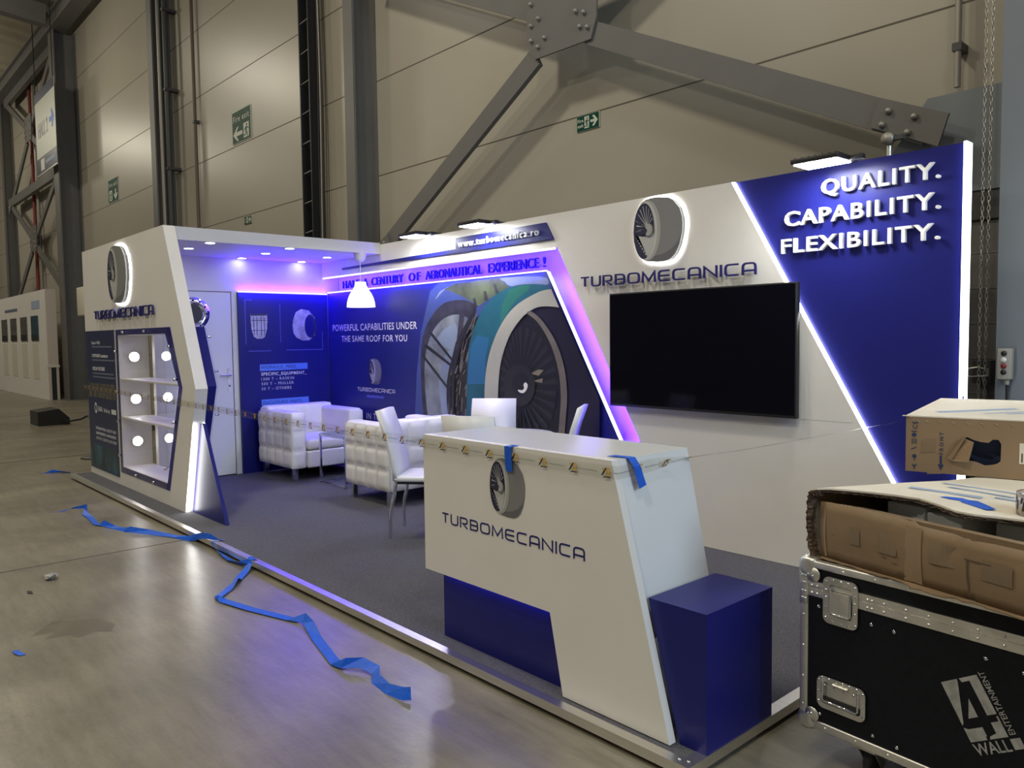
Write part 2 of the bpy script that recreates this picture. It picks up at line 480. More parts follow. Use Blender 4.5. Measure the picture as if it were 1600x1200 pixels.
# fine scuffs drawn over the slab
_s = _nt.nodes.new('ShaderNodeTexNoise'); _s.inputs['Scale'].default_value = 9; _s.inputs['Detail'].default_value = 10; _s.inputs['Roughness'].default_value = .75
_mp = _nt.nodes.new('ShaderNodeMapping'); _mp.inputs['Rotation'].default_value = (0, 0, .5); _mp.inputs['Scale'].default_value = (.35, 2.2, 1)
_tcn = [n for n in _nt.nodes if n.type == 'TEX_COORD'][0]; _nt.links.new(_tcn.outputs['Object'], _mp.inputs['Vector']); _nt.links.new(_mp.outputs['Vector'], _s.inputs['Vector'])
_sr = _nt.nodes.new('ShaderNodeMapRange'); _sr.inputs[1].default_value = .35; _sr.inputs[2].default_value = .68; _sr.inputs[3].default_value = .80; _sr.inputs[4].default_value = 1.16; _nt.links.new(_s.outputs['Fac'], _sr.inputs[0])
_mx = _nt.nodes.new('ShaderNodeVectorMath'); _mx.operation = 'SCALE'; _col = _b.inputs['Base Color'].links[0].from_socket
_nt.links.new(_col, _mx.inputs[0]); _nt.links.new(_sr.outputs[0], _mx.inputs['Scale']); _nt.links.new(_mx.outputs[0], _b.inputs['Base Color'])
_nt.links.new(_n.outputs['Fac'], _r.inputs[0]); _nt.links.new(_r.outputs[0], _b.inputs['Roughness'])
M['joint'] = mat('floor_joint', (.05, .045, .035), .7)
M['stain'] = mat('floor_stain', (.135, .118, .088), .3, var=.15, scale=6)
M['panelwall'] = mat('beige_wall_panel', (.365, .338, .282), .36, spec=.5, var=.05, scale=.6)
M['seam'] = mat('panel_seam', (.10, .085, .065), .7)
M['block'] = mat('grey_blockwork', (.13, .125, .12), .85, bump=.25, bscale=30, var=.1, scale=6)
M['mortar'] = mat('mortar_line', (.18, .175, .165), .9)
M['conduit'] = mat('brown_conduit', (.13, .085, .06), .5)
M['deck'] = mat('metal_roof_deck', (.36, .32, .25), .5, var=.08, scale=2)

mb = MB(); mb.box(-46, 9, -14, HW + .1, FZ - .2, FZ, 'floor')
mb.box(-11.72, -11.66, -14, HW, FZ, FZ + .0008, 'joint'); mb.box(-6.07, -6.055, -14, 2.14, FZ, FZ + .0008, 'joint')
st = [(-4.79, .93), (-4.72, 1.02), (-4.66, 1.13), (-4.50, 1.17), (-4.40, 1.12), (-4.46, 1.06), (-4.42, .97), (-4.50, .95), (-4.52, .84), (-4.60, .90), (-4.62, .80), (-4.70, .86)]
mb.sheet(st, FT(FZ), .0006, 'stain')
struct('floor', mb)

mb = MB(); mb.box(-46, 9, HW, HW + .2, FZ - .1, 11.4, 'panelwall')
for k in range(8):
    z = 3.655 + 1.2 * (k - 2)
    if z > .2: mb.box(-46, 9, HW - .002, HW + .01, z - .006, z + .006, 'seam')
struct('wall_back', mb)
mb = MB(); mb.box(-46.2, -46, -14, HW + .2, FZ - .1, 13, 'panelwall')
struct('wall_left', mb)
# blockwork dado at the right end of the wall
mb = MB(); mb.box(-2.35, 4, HW - .14, HW - .001, FZ, 2.28, 'block')
for k in range(10): mb.box(-2.35, 4, HW - .143, HW - .135, .27 + .22 * k, .278 + .22 * k, 'mortar')
mb.box(-2.35, 4, HW - .16, HW - .14, 2.24, 2.42, 'steeldark')
struct('wall_dado', mb)
# roof deck, seen only in the top left corner
mb = MB(); vs = []; fs = []; n = 260
for i in range(n):
    x = -46 + i * .2; dz = .09 if (i // 2) % 2 else 0
    vs += [(x, HW, 10.5 + dz), (x, -14, 12.6 + dz)]
for i in range(n - 1): fs.append((2 * i, 2 * i + 1, 2 * i + 3, 2 * i + 2))
mb.add(vs, fs, 'deck'); struct('ceiling', mb)


def hcol(x, label, w=.26, y0=5.30, y1=HW - .005, top=9.59, m='steel'):
    mb = MB(); t = .03
    mb.box(x - w / 2, x + w / 2, y0, y0 + t, FZ, top, m); mb.box(x - w / 2, x + w / 2, y1 - t, y1, FZ, top, m)
    mb.box(x - .012, x + .012, y0 + t, y1 - t, FZ, top, m)
    mb.box(x - w / 2 - .05, x + w / 2 + .05, y0 - .05, y1, FZ, FZ + .03, m)
    o = obj('steel_column', mb); tag(o, label, 'column', 'steel columns along the hall side'); o['kind'] = 'structure'
    return o


hcol(-8.90, 'dark grey steel column rising behind the left part of the branded back panel', .22)
hcol(-16.33, 'steel column with cable clips left of the tall pipe')
hcol(-23.35, 'dark steel column right of the hanging hall sign', .5, 5.12)
hcol(-31.6, 'far dark steel column at the left end of the cross bracing')
hcol(-39.0, 'farthest dim steel column beyond the neighbouring stand')

# light grey boxed column in front right, with the shutter control on it
mb = MB(); mb.box(-1.455, -.95, 5.0, 5.5, FZ, 10.5, 'column'); mb.box(-1.50, -.90, 4.96, 5.54, FZ, FZ + .04, 'column')
o = obj('painted_column', mb); tag(o, 'smooth light grey column with a push button control box on it', 'column'); o['kind'] = 'structure'

# eave beam and rafters of the roof (top left corner)
mb = MB(); mb.box(-46, 4, 5.14, 5.20, 9.62, 9.98, 'steel'); mb.box(-46, 4, 5.06, 5.44, 9.98, 10.02, 'steel'); mb.box(-46, 4, 5.06, 5.44, 9.60, 9.64, 'steel')
tag(obj('eave_rail', mb), 'long steel eave beam running under the roof edge', 'steel beam')
for x, lab in ((-23.35, 'roof rafter landing on the column by the hall sign'), (-31.6, 'roof rafter above the crossed steel bracing'), (-39.0, 'farthest roof rafter in the top corner')):
    mb = MB(); mb.bar((x, 5.02, 9.95), (x, -10, 11.3), .3, .5, 'steel'); tag(obj('roof_rafter', mb), lab, 'steel beam', 'roof rafters')
    

# ------------------------------------------------------------------ cross bracing
def bolt(mb, c, ax, m='pipe', r=.022): mb.lathe([(r, 0), (r, .018), (r * .6, .03), (0, .03)], c, m, 6, ax)


def bracing(cx, zs, half, label, yb=5.32, rail=False):
    t = thing('cross_bracing', label, 'steel bracing', (cx, yb, FZ), 0, 'cross bracing on the hall side')
    for cz in zs:
        g = MB(); P = [(-.38, .62), (.38, .62), (.42, -.02), (.34, -.2), (-.42, -.2), (-.58, 0), (-.58, .22)]
        P = [(-.42, .62), (.47, .62), (.46, .05), (.39, -.13), (-.32, -.12), (-.44, .04), (-.43, .26)]
        g.prism([(cx + a, cz + b) for a, b in P], FY(yb), 0, .02, 'steel')
        go = obj('gusset_plate', g, t)
        for a, b in ((-.36, .20), (-.26, .24), (-.36, .06), (-.27, -.02), (-.18, .04), (.22, .16), (.32, .12), (.27, .01), (.36, -.02), (-.36, .40), (-.28, .46), (.30, .42)):
            bm_ = MB(); bolt(bm_, (cx + a, yb - .02, cz + b), (0, -1, 0)); obj('bolt', bm_, go)
        for sx in (-1, 1):
            ez = cz - 1.49
            ez = cz + (-1.485 if sx > 0 else -1.75)
            q = MB(); q.bar((cx + sx * .34, yb + .03, cz + (-.05 if sx > 0 else -.08)), (cx + sx * half, yb + .03, ez), .20, .055, 'steel', (0, 1, 0)); obj('diagonal', q, t)
            q = MB(); q.bar((cx + sx * .34, yb + .03, cz + .34), (cx + sx * half, yb + .03, cz + 1.74), .20, .055, 'steel', (0, 1, 0)); obj('diagonal', q, t)
            e = MB(); ex = cx + sx * half
            e.prism([(ex - sx * .30, ez + .26), (ex + sx * .12, ez + .07), (ex + sx * .06, ez - .12), (ex - sx * .36, ez + .08)][::sx], FY(yb), 0, .02, 'steel')
            eo = obj('end_plate', e, t)
            for a, b in ((-.24, .16), (-.08, .09), (-.28, .08), (-.12, .0)):
                b2 = MB(); bolt(b2, (ex + sx * a, yb - .02, ez + b), (0, -1, 0)); obj('bolt', b2, eo)
        if rail:
            q = MB(); q.bar((cx - half - .1, yb + .05, cz + 1.75), (cx + half + .1, yb + .05, cz + 1.75), .26, .12, 'steel', (0, 1, 0)); obj('cross_rail', q, t)
    return t


bracing(-5.17, [4.30], 3.22, 'grey steel cross bracing with a bolted centre plate above the stand')
bracing(-27.4, [4.45, 7.72], 3.35, 'distant crossed steel bracing behind the neighbouring white stand', rail=True)
# grey steel plate zone that the right brace lands on
mb = MB(); mb.prism([(-2.25, 2.72), (-2.02, 3.05), (-1.30, 3.05), (-1.30, 2.42), (-2.25, 2.42)], FY(5.50), 0, .02, 'column')
mb.box(-2.02, -1.3, 5.50, 5.58, 3.0, 3.05, 'column')
tag(obj('bracing_plate', mb), 'broad grey steel plate behind the lower right brace end', 'steel plate')


# ------------------------------------------------------------------ pipes and cables on the hall wall
def pipe(x, r, label, m, y=5.52, z0=FZ, z1=9.55, clips=(), name='wall_pipe'):
    t = thing(name, label, 'pipe', (x, y, FZ)); q = MB(); q.tube([(x, y, z0), (x, y, z1)], r, m, 12); obj('pipe_run', q, t)
    for z in clips:
        q = MB(); q.box(x - r * 1.4, x + r * 1.4, y - r * 1.2, HW - .003, z - .025, z + .025, 'steeldark'); obj('clip', q, t)


pipe(-15.88, .05, 'dark drain pipe beside the clipped steel column', 'steeldark', clips=(3.4, 4.9, 6.4, 7.9), y=5.45)
pipe(-15.98, .035, 'slim pale pipe running up beside the dark drain pipe', 'pipe', y=5.36)
pipe(-14.85, .032, 'thin conduit left of the large fire exit sign', 'conduit', clips=(5.6,), y=5.58)
pipe(-1.87, .020, 'galvanised pipe ending above the lower right brace', 'pipe', z0=3.1, clips=(3.35,), y=5.55)
pipe(-28.3, .05, 'red sprinkler pipe behind the distant bracing', 'redpipe', y=5.56)
pipe(-27.7, .05, 'bare grey riser beside the red sprinkler pipe', 'pipe', y=5.55)
# cable ladder with cables
t = thing('cable_ladder', 'black vertical cable ladder with wire rungs left of the dark column', 'cable ladder', (-10.3, 5.5, FZ))
for x in (-10.47, -10.20):
    q = MB(); q.box(x - .012, x + .012, 5.44, 5.56, 1.2, 10.4, 'cable'); obj('side_rail', q, t)
q = MB(); q.box(-10.46, -10.21, 5.56, 5.60, 1.2, 10.4, 'cable'); obj('backing_strip', q, t)
for k in range(22):
    q = MB(); q.tube([(-10.47, 5.46, 1.4 + .42 * k), (-10.20, 5.46, 1.42 + .42 * k)], .008, 'pipe', 6); obj('rung', q, t)
for k in range(3):
    q = MB(); x = -10.10 + .045 * k
    q.tube([(x + .02 * math.sin(z * 1.3 + k), 5.52, z) for z in [1.2 + .46 * i for i in range(21)]], .014, 'cable' if k != 1 else 'pipe', 6)
    tag(obj('hanging_cable', q), ['black cable strapped beside the cable ladder, innermost of three', 'grey cable between two black cables by the cable ladder', 'black cable beside the cable ladder, outermost of three'][k], 'cable', 'cables beside the ladder')


# ------------------------------------------------------------------ fire exit signs
def man(mb, fr, x, y, w, h, m_bg, m, d):
    mb.prism([(x, y), (x + w, y), (x + w, y + h), (x, y + h)], fr, 0, d, m_bg)
    q = lambda pts: mb.sheet([(x + a * w, y + b * h) for a, b in pts], fr, d + .0006, m)
    q(ell(.62, .82, .13, .085, 12)); q([(.38, .70), (.66, .72), (.60, .38), (.40, .36)])
    q([(.40, .70), (.10, .52), (.16, .46), (.44, .60)]); q([(.62, .70), (1.0, .56), (.96, .50), (.62, .62)])
    q([(.42, .40), (.36, .20), (-.02, .20), (-.02, .13), (.46, .13), (.56, .38)]); q([(.5, .38), (.72, .02), (.84, .04), (.62, .42)])


def exit_sign(x, z, w, h, kind, label):
    t = thing('fire_exit_sign', label, 'exit sign', (x, HW - .02, z), 0, 'fire exit signs on the hall wall')
    fr = FY(HW - .012); q = MB(); q.prism([(x, z), (x + w, z), (x + w, z + h), (x, z + h)], fr, -.01, .0, 'signw')
    q.prism([(x + .02 * w, z + .02 * h), (x + .98 * w, z + .02 * h), (x + .98 * w, z + .98 * h), (x + .02 * w, z + .98 * h)], fr, 0, .003, 'green')
    obj('sign_plate', q, t)
    g = MB()
    if kind == 'wide':
        man(g, fr, x + .36 * w, z + .12 * h, .2 * w, .76 * h, 'signw', 'green', .005)
        A = [(.62, .42), (.80, .42), (.70, .18), (.78, .14), (.95, .5), (.78, .86), (.70, .82), (.80, .58), (.62, .58)]
        g.sheet([(x + a * w, z + b * h) for a, b in A], fr, .005, 'signw')
        text(g, 'Fire', fr, x + .06 * w, z + .56 * h, .25 * w, .22 * h, 'signw', .001, .01, .004)
        text(g, 'exit', fr, x + .06 * w, z + .24 * h, .25 * w, .22 * h, 'signw', .001, .01, .004)
    else:
        sgn = 1 if kind == 'left' else -1
        man(g, fr, x + (.62 if kind == 'left' else .12) * w, z + .08 * h, .28 * w, .44 * h, 'signw', 'green', .005)
        if kind == 'left':
            A = [(.06, .28), (.28, .50), (.36, .50), (.24, .34), (.56, .34), (.56, .22), (.24, .22), (.36, .06), (.28, .06)]
        else:
            A = [(.74, .06), (.94, .30), (.86, .34), (.79, .24), (.79, .52), (.69, .52), (.69, .24), (.62, .34), (.54, .30)]
        g.sheet([(x + a * w, z + b * h) for a, b in A], fr, .005, 'signw')
        text(g, 'Fire exit', fr, x + .08 * w, z + .66 * h, .84 * w, .18 * h, 'signw', .001, .012, .004)
    obj('lettering', g, t, recalc=False)


exit_sign(-5.27, 3.505, .29, .145, 'wide', 'small wide green fire exit sign with a right arrow below the bracing')
exit_sign(-13.33, 4.89, .75, .54, 'left', 'large green fire exit sign with a left arrow beside the thin conduit')
exit_sign(-20.70, 4.88, .80, .55, 'down', 'tall green fire exit sign with a down arrow left of the clipped column')
exit_sign(-12.96, 3.50, .29, .13, 'wide', 'tiny green exit sign just above the stand canopy')
exit_sign(-28.9, 4.25, .75, .75, 'left', 'dim green exit sign behind the distant red pipe')
exit_sign(-24.9, 5.0, .5, .7, 'down', 'dim narrow exit sign half hidden by the far steel column')

# hall banner
t = thing('hall_banner', 'hanging white HALL 2 banner with a blue arrow and blue bands', 'banner', (-24.1, 5.0, 6.2))
fr = FY(4.98); x0, x1, zb, zt = -24.75, -22.55, 6.10, 8.25
q = MB(); q.prism([(x0, zb), (x1, zb), (x1, zt), (x0, zt)], fr, -.01, 0, 'signw'); obj('banner_sheet', q, t)
q = MB(); q.prism([(x0, zb), (x1, zb), (x1, zb + .42), (x0, zb + .42)], fr, .001, .003, 'navy'); q.prism([(x0, zt - .25), (x1, zt - .25), (x1, zt), (x0, zt)], fr, .001, .003, 'navy')
q.prism([(x0 + .45, zb + .06), (x0 + .85, zb + .06), (x0 + .85, zb + .36), (x0 + .45, zb + .36)], fr, .003, .005, 'cream')
text(q, 'HALL 2', fr, x0 + .28, zb + .95, 1.1, .36, 'navy', .003, .02, .001)
ar = [(1.55, .20), (1.85, .20), (1.78, .34), (1.88, .38), (2.08, .14), (1.88, -.10), (1.78, -.06), (1.85, .08), (1.55, .08)]
q.sheet([(x0 + a, zb + 1.05 + b) for a, b in ar], fr, .004, 'bluetape')
q.sheet([(x0 + 1.0, zb + .18), (x1 - .2, zb + .18), (x1 - .2, zb + .26), (x0 + 1.0, zb + .26)], fr, .004, 'paleink')
obj('printed_lettering', q, t, recalc=False)
for x in (x0 + .1, x1 - .1):
    q = MB(); q.tube([(x, 4.985, zt), (x, 4.985, 10.59)], .012, 'cable', 6); obj('hanging_wire', q, t)
q = MB(); q.bar((x0, 4.985, zb - .02), (x1, 4.985, zb - .02), .03, .03, 'alu'); obj('bottom_bar', q, t)

# ------------------------------------------------------------------ neighbouring stand, far left
t = thing('neighbouring_stand', 'plain white neighbouring stand with four dark posters', 'stand', (-26, 4.8, FZ))
q = MB(); q.box(-36, -23.75, 4.80, 4.90, FZ, 2.98, 'white'); obj('front_board', q, t)
q = MB(); q.box(-23.74, -23.68, 4.80, 5.04, .95, 2.98, 'pinkwood'); q.box(-23.74, -23.68, 4.80, 4.86, FZ, .949, 'pinkwood'); q.box(-23.74, -23.68, 4.98, 5.04, FZ, .949, 'pinkwood'); q.box(-23.76, -23.66, 4.78, 5.06, .9, .96, 'cream'); q.box(-23.735, -23.70, 4.861, 4.979, FZ, .9, 'black'); obj('end_board', q, t)
fr = FY(4.80)
for k, x in enumerate((-29.5, -28.05, -26.55, -25.1)):
    q = MB(); q.prism([(x - .42, 1.62), (x + .45, 1.62), (x + .45, 2.31), (x - .42, 2.31)], fr, 0, .02, ('bwphoto', 'bwphoto', 'bwphoto', 'navyphoto')[k])
    q.prism([(x - .42, 1.62), (x + .45, 1.62), (x + .45, 1.80), (x - .42, 1.80)], fr, .02, .022, 'black'); obj('poster', q, t)
    q = MB(); q.prism([(x - .40, .55), (x + .40, .55), (x + .40, 1.55), (x - .40, 1.55)], fr, 0, .008, 'cream'); obj('side_fin', q, t)
q = MB(); q.prism([(-25.4, 2.50), (-24.4, 2.50), (-24.4, 2.72), (-25.4, 2.72)], fr, 0, .01, 'paleink'); obj('printed_lettering', q, t); q = MB(); q.prism([(-29.3, 2.52), (-27.4, 2.52), (-27.4, 2.60), (-29.3, 2.60)], fr, 0, .01, 'dim_text'); obj('printed_lettering', q, t)

# floor monitor and its cable
t = thing('stage_wedge', 'black wedge shaped floor speaker lying in front of the neighbouring stand', 'speaker', (-16.6, 3.3, FZ))
q = MB(); q.prism([(3.10, FZ), (3.62, FZ), (3.62, FZ + .12), (3.45, FZ + .30), (3.10, FZ + .26)], (V((0, 0, 0)), Y, Z), -17.0, -16.35, 'black'); obj('cabinet', q, t)
q = MB(); q.prism([(3.47, FZ + .275), (3.60, FZ + .14), (3.60, FZ + .145), (3.47, FZ + .285)], (V((0, 0, 0)), Y, Z), -16.95, -16.40, 'rubber'); obj('grille', q, t)
q = MB(); q.tube([(-16.3, 3.5, FZ + .05), (-15.9, 3.7, FZ + .12), (-15.6, 3.75, FZ + .20), (-15.2, 3.75, FZ + .1), (-14.9, 3.8, FZ + .02), (-14.2, 3.9, FZ + .02)], .02, 'cable', 6)
tag(obj('speaker_cable', q), 'dark blue cable looping out of the floor speaker', 'cable')
# dark flat case behind it
q = MB(); q.rbox(-15.3, -14.0, 4.0, 4.6, FZ, FZ + .12, 'black', .02); tag(obj('flat_case', q), 'low black case on the floor right of the floor speaker', 'case')
# cream box on a slim post
t = thing('post_sign', 'blank cream box on a slim grey post left of the showcase', 'sign', (-11.3, 2.75, FZ))
q = MB(); q.rbox(-11.62, -11.22, 2.72, 2.80, 1.90, 2.27, 'cream', .01); obj('sign_box', q, t)
q = MB(); q.tube([(-11.27, 2.76, FZ), (-11.27, 2.76, 1.9)], .018, 'alu', 10); obj('post', q, t)
q = MB(); q.cyl((-11.27, 2.76, FZ), .16, 0, .02, 'steeldark', (0, 0, 1)); obj('foot', q, t)

# ------------------------------------------------------------------ shutter control, chain, hook
t = thing('shutter_control', 'grey push button box with a red stop button on the light column', 'control box', (-1.40, 4.99, 1.36))
q = MB(); q.rbox(-1.437, -1.363, 4.95, 4.999, 1.27, 1.445, 'boxgrey', .008); obj('housing', q, t)
for z, m in ((1.417, 'black'), (1.382, 'letters'), (1.347, 'red'), (1.312, 'black')):
    q = MB(); q.cyl((-1.400, 4.95, z), .014, 0, .008, m, (0, -1, 0)); obj('push_button', q, t)
q = MB(); q.cyl((-1.39, 4.975, 1.27), .013, 0, .03, 'boxgrey', (0, 0, -1)); q.tube([(-1.39, 4.975, 1.24), (-1.39, 4.975, 1.2), (-1.385, 4.975, .6)], .006, 'cable', 6); obj('cable_gland', q, t)
t = thing('hoist_chain', 'long steel hand chain hanging beside the light grey column', 'chain', (-1.62, 5.3, .9))
for k, dx in enumerate((-.012, .022)):
    q = MB()
    for i in range(210):
        z = 1.0 + i * .029; a = (i % 2) * math.pi / 2
        q.tube([(-1.62 + dx + .008 * math.cos(p) * math.cos(a), 5.3 + .008 * math.cos(p) * math.sin(a), z + .018 * math.sin(p)) for p in [2 * math.pi * j / 8 for j in range(8)]], .0026, 'zinc', 5, closed=True)
    obj('chain_strand', q, t)
t = thing('chain_hook', 'bent wire hook on the dark block wall by the chain', 'hook', (-1.7, 5.48, 1.2))
q = MB(); q.tube([(-1.76, 5.38, 1.30), (-1.66, 5.36, 1.32), (-1.60, 5.36, 1.31), (-1.60, 5.36, 1.27), (-1.70, 5.36, 1.26), (-1.76, 5.38, 1.30)], .006, 'zinc', 6); q.tube([(-1.63, 5.36, 1.26), (-1.63, 5.40, 1.2), (-1.62, 5.40, 1.15)], .005, 'zinc', 6); obj('wire', q, t)
q = MB(); q.box(-1.70, -1.60, 5.40, 5.508, 1.22, 1.36, 'steeldark'); obj('wall_bracket', q, t)
# small mast with head above the back panel
t = thing('mast_head', 'short pipe with a round swivel head poking above the back panel', 'bracket', (-2.02, 4.9, 1.8))
q = MB(); q.tube([(-2.02, 4.9, 1.4), (-2.02, 4.9, 2.66)], .014, 'zinc', 10); q.cyl((-2.02, 4.9, FZ), .14, 0, .02, 'steeldark', (0, 0, 1)); q.tube([(-2.02, 4.9, FZ + .02), (-2.02, 4.9, 1.4)], .02, 'zinc', 10); obj('mast', q, t)
q = MB(); q.cyl((-2.02, 4.86, 2.70), .035, 0, .05, 'pipe', (0, 1, 0)); q.box(-2.0, -1.93, 4.87, 4.91, 2.685, 2.71, 'steeldark'); obj('swivel_head', q, t)

# ================================================================== STAND
P = .09; PX0, PX1, PY0 = -9.72, -1.503, 2.13
t = thing('stand_platform', 'low carpeted stand platform with a bright aluminium edge', 'platform', (-5.6, 3.4, FZ))
q = MB(); q.box(PX0 + .03, PX1 - .05, PY0 + .045, 4.83, .062, P - .001, 'carpet'); obj('carpet', q, t)
q = MB(); q.box(PX0, PX1, PY0, PY0 + .045, .052, P, 'alu'); obj('edge_strip', q, t)
q = MB(); q.box(PX1 - .05, PX1, PY0 + .0455, 4.83, .052, P, 'alu'); obj('edge_strip', q, t)
q = MB(); q.box(PX0, PX0 + .03, PY0 + .0455, 4.83, .052, P, 'alu'); obj('edge_strip', q, t)
q = MB(); q.box(PX0 + .06, PX1 - .06, PY0 + .05, 4.80, FZ, .061, 'skirt'); obj('plinth', q, t)
for c in ((-1.56, 2.16), (-1.53, 2.17), (-1.525, 2.95), (-1.53, 3.6)): q = MB(); q.cyl((c[0], c[1], P), .006, 0, .002, 'zinc', (0, 0, 1), 10); obj('screw', q, t)

# ------------------------------------------------------------------ showcase unit (left)
YS = 2.34; t = thing('showcase_unit', 'white angular showcase unit with lit shelves behind clear sheets', 'display case', (-8.2, YS, P))
fr = FY(YS)
slab = [(-9.69, P), (-6.76, P), (-6.425, 1.154), (-7.051, 2.545), (-9.69, 2.545)]
niche = [(-8.48, .285), (-7.17, .285), (-6.80, 1.154), (-7.09, 1.615), (-8.48, 1.615)]
q = MB(); q.prism(slab, fr, -.10, 0, 'white', [niche]); obj('front_board', q, t)
outl = [(-8.544, .225), (-7.13, .225), (-6.745, 1.154), (-6.985, 1.668), (-8.544, 1.668)]
q = MB(); q.prism([(-8.544, .225), (-7.12, .225), (-6.72, 1.154), (-6.96, 1.668), (-8.544, 1.668)], fr, .0005, .003, 'blue', [niche]); obj('niche_border', q, t)
q = MB(); q.prism([(-8.545, .23), (-7.11, .23), (-6.73, 1.154), (-6.96, 1.67), (-8.545, 1.67)], FY(YS), -.292, -.1005, 'blue', [niche]); obj('rear_casing', q, t)
lin = [(-8.48, .285), (-7.17, .285), (-6.80, 1.154), (-7.09, 1.615), (-8.48, 1.615)]
q = MB(); o_, r_, u_ = fr
for i in range(5):
    a, b = lin[i], lin[(i + 1) % 5]
    cxm = -7.8; czm = 1.0; ins = lambda p: (p[0] + (cxm - p[0]) * .004, p[1] + (czm - p[1]) * .004)
    a, b = ins(a), ins(b)
    q.add([(a[0], YS + .001, a[1]), (b[0], YS + .001, b[1]), (b[0], YS + .288, b[1]), (a[0], YS + .288, a[1])], [(0, 1, 2, 3)], 'white')
obj('niche_lining', q, t)
for z, xr in ((.78, -6.965), (1.163, -6.81)):
    q = MB(); q.box(-8.475, xr, YS + .005, YS + .285, z, z + .016, 'white'); obj('shelf', q, t)
for z in (1.393, .966, .535):
    q = MB(); q.cyl((-8.472, 2.481, z), .055, 0, .012, 'zinc', (1, 0, 0), 28); d = obj('spotlight', q, t)
    q = MB(); q.cyl((-8.4595, 2.481, z), .047, 0, .003, 'disc', (1, 0, 0), 28); obj('lens', q, d)
q = MB(); q.sheet([(-8.54, .235), (-7.15, .235), (-6.765, 1.154), (-6.99, 1.66), (-8.54, 1.66)], fr, .024, 'acrylic'); obj('clear_sheet', q, t)
q = MB(); q.sheet([(-8.305, .235), (-7.09, .235), (-6.70, 1.154), (-6.93, 1.66), (-8.305, 1.66)], fr, -.297, 'acrylic'); obj('clear_sheet', q, t)
pins = [(-8.25, 1.64), (-7.6, 1.642), (-8.515, 1.45), (-8.515, 1.05), (-8.515, .75), (-8.515, .40), (-8.0, .255), (-7.5, .256), (-7.15, .42), (-6.90, .85), (-6.83, 1.22), (-6.95, 1.5)]
for x, z in pins:
    q = MB(); q.cyl((x, YS - .002, z), .011, 0, .032, 'chrome', (0, -1, 0), 12); obj('standoff_pin', q, t)
for x, z in ((-6.96, .45), (-6.78, .9), (-6.76, 1.28), (-6.90, 1.58)):
    q = MB(); q.cyl((x - .02, YS + .30, z), .009, 0, .03, 'chrome', (0, 1, 0), 10); obj('standoff_pin', q, t)
# printed information board
q = MB(); q.prism([(-9.655, .165), (-8.60, .165), (-8.60, 1.668), (-9.655, 1.668)], fr, .001, .008, 'navy'); ib = obj('information_board', q, t)
q = MB(); e = .0085
line(ib, 'Repair-MRO', fr, -9.42, 1.525, .32, .032, 'grey_text', .0006, .012, e)
line(ib, 'COMPONENT manufacture', fr, -9.43, 1.385, .60, .034, 'grey_text', .0006, .012, e)
line(ib, 'SPECIAL PROCESSES', fr, -9.42, 1.245, .46, .036, 'grey_text', .0006, .012, e)
for z, x1 in ((1.497, -8.68), (1.355, -8.60), (1.212, -8.65), (1.174, -8.60)): q.prism([(-9.42, z - .008), (x1, z - .008), (x1, z + .008), (-9.42, z + .008)], fr, e, e + .0006, 'dim_text')
for k, s_ in enumerate(('INTERNATIONAL QUALITY AND', 'ENVIRONMENTAL MANAGEMENT', 'SYSTEM CERTIFICATIONS')): line(ib, s_, fr, -9.39, .60 - .055 * k, .74, .030, 'grey_text', .0006, .004, e)
q.sheet(ell(-9.36, .835, .05, .06, 18), fr, e, 'grey_text'); q.sheet(ell(-9.36, .835, .028, .034, 18), fr, e + .0006, 'navy')
line(ib, 'EASA', fr, -9.27, .805, .16, .05, 'grey_text', .0006, .01, e); line(ib, 'Nadcap', fr, -9.06, .805, .22, .045, 'grey_text', .0006, 0, e)
q.prism([(-8.78, .80), (-8.62, .80), (-8.62, .85), (-8.78, .85)], fr, e, e + .0006, 'grey_text')
obj('printed_pattern', q, ib, recalc=False)
q = MB(); q.prism([(-9.60, .95), (-8.605, .95), (-8.605, 1.11), (-9.60, 1.10)], fr, .0085, .0092, 'bwphoto'); obj('photo_strip', q, ib)
q = MB(); q.prism([(-9.64, .175), (-8.61, .175), (-8.61, .43), (-9.64, .43)], fr, .0085, .0092, 'navyphoto'); obj('photo_strip', q, ib)
q = MB(); logotype(q, fr, -9.22, 1.783, 1.90, .092, 'blueflat', .014, .012); obj('lettering', q, t)
emblem(t, fr, -8.29, 2.205, .60, .56, .012, .03, 'led')
# light strip and blue fin at the foot
q = MB(); q.prism([(-6.757, .10), (-6.742, .10), (-6.508, .862), (-6.523, .862)], FY(YS), -.030, -.004, 'led'); obj('led_strip', q, t)
q = MB(); q.prism([(-6.745, P), (-6.035, P), (-6.445, .865), (-6.505, .865)], FY(YS), -.085, -.056, 'blue'); obj('blue_fin', q, t)
q = MB(); q.prism([(-6.757, .10), (-6.742, .10), (-6.508, .862), (-6.523, .862)], FY(YS), -.098, -.086, 'led'); obj('led_strip', q, t)

# ------------------------------------------------------------------ canopy over the lounge corner
t = thing('stand_canopy', 'white flat canopy with round downlights over the lounge corner', 'canopy', (-7.7, 3.5, 2.43))
q = MB(); q.box(-8.31, -7.052, 2.442, 4.528, 2.43, 2.544, 'white'); obj('ceiling_board', q, t)
q = MB(); q.box(-9.69, -8.312, 2.442, 4.52, 2.43, 2.544, 'white'); obj('ceiling_board', q, t)
for x in (-8.22, -7.635, -7.105):
    for y in (2.765, 3.535, 4.23):
        if x > -7.2 and y > 4: continue
        q = MB(); q.lathe([(.052, .0), (.052, -.006), (.040, -.006), (.040, -.003)], (x, y, 2.43), 'white', 28); d = obj('downlight', q, t)
        q = MB(); q.cyl((x, y, 2.4295), .041, -.006, 0, 'down', (0, 0, 1), 24); obj('lens', q, d)

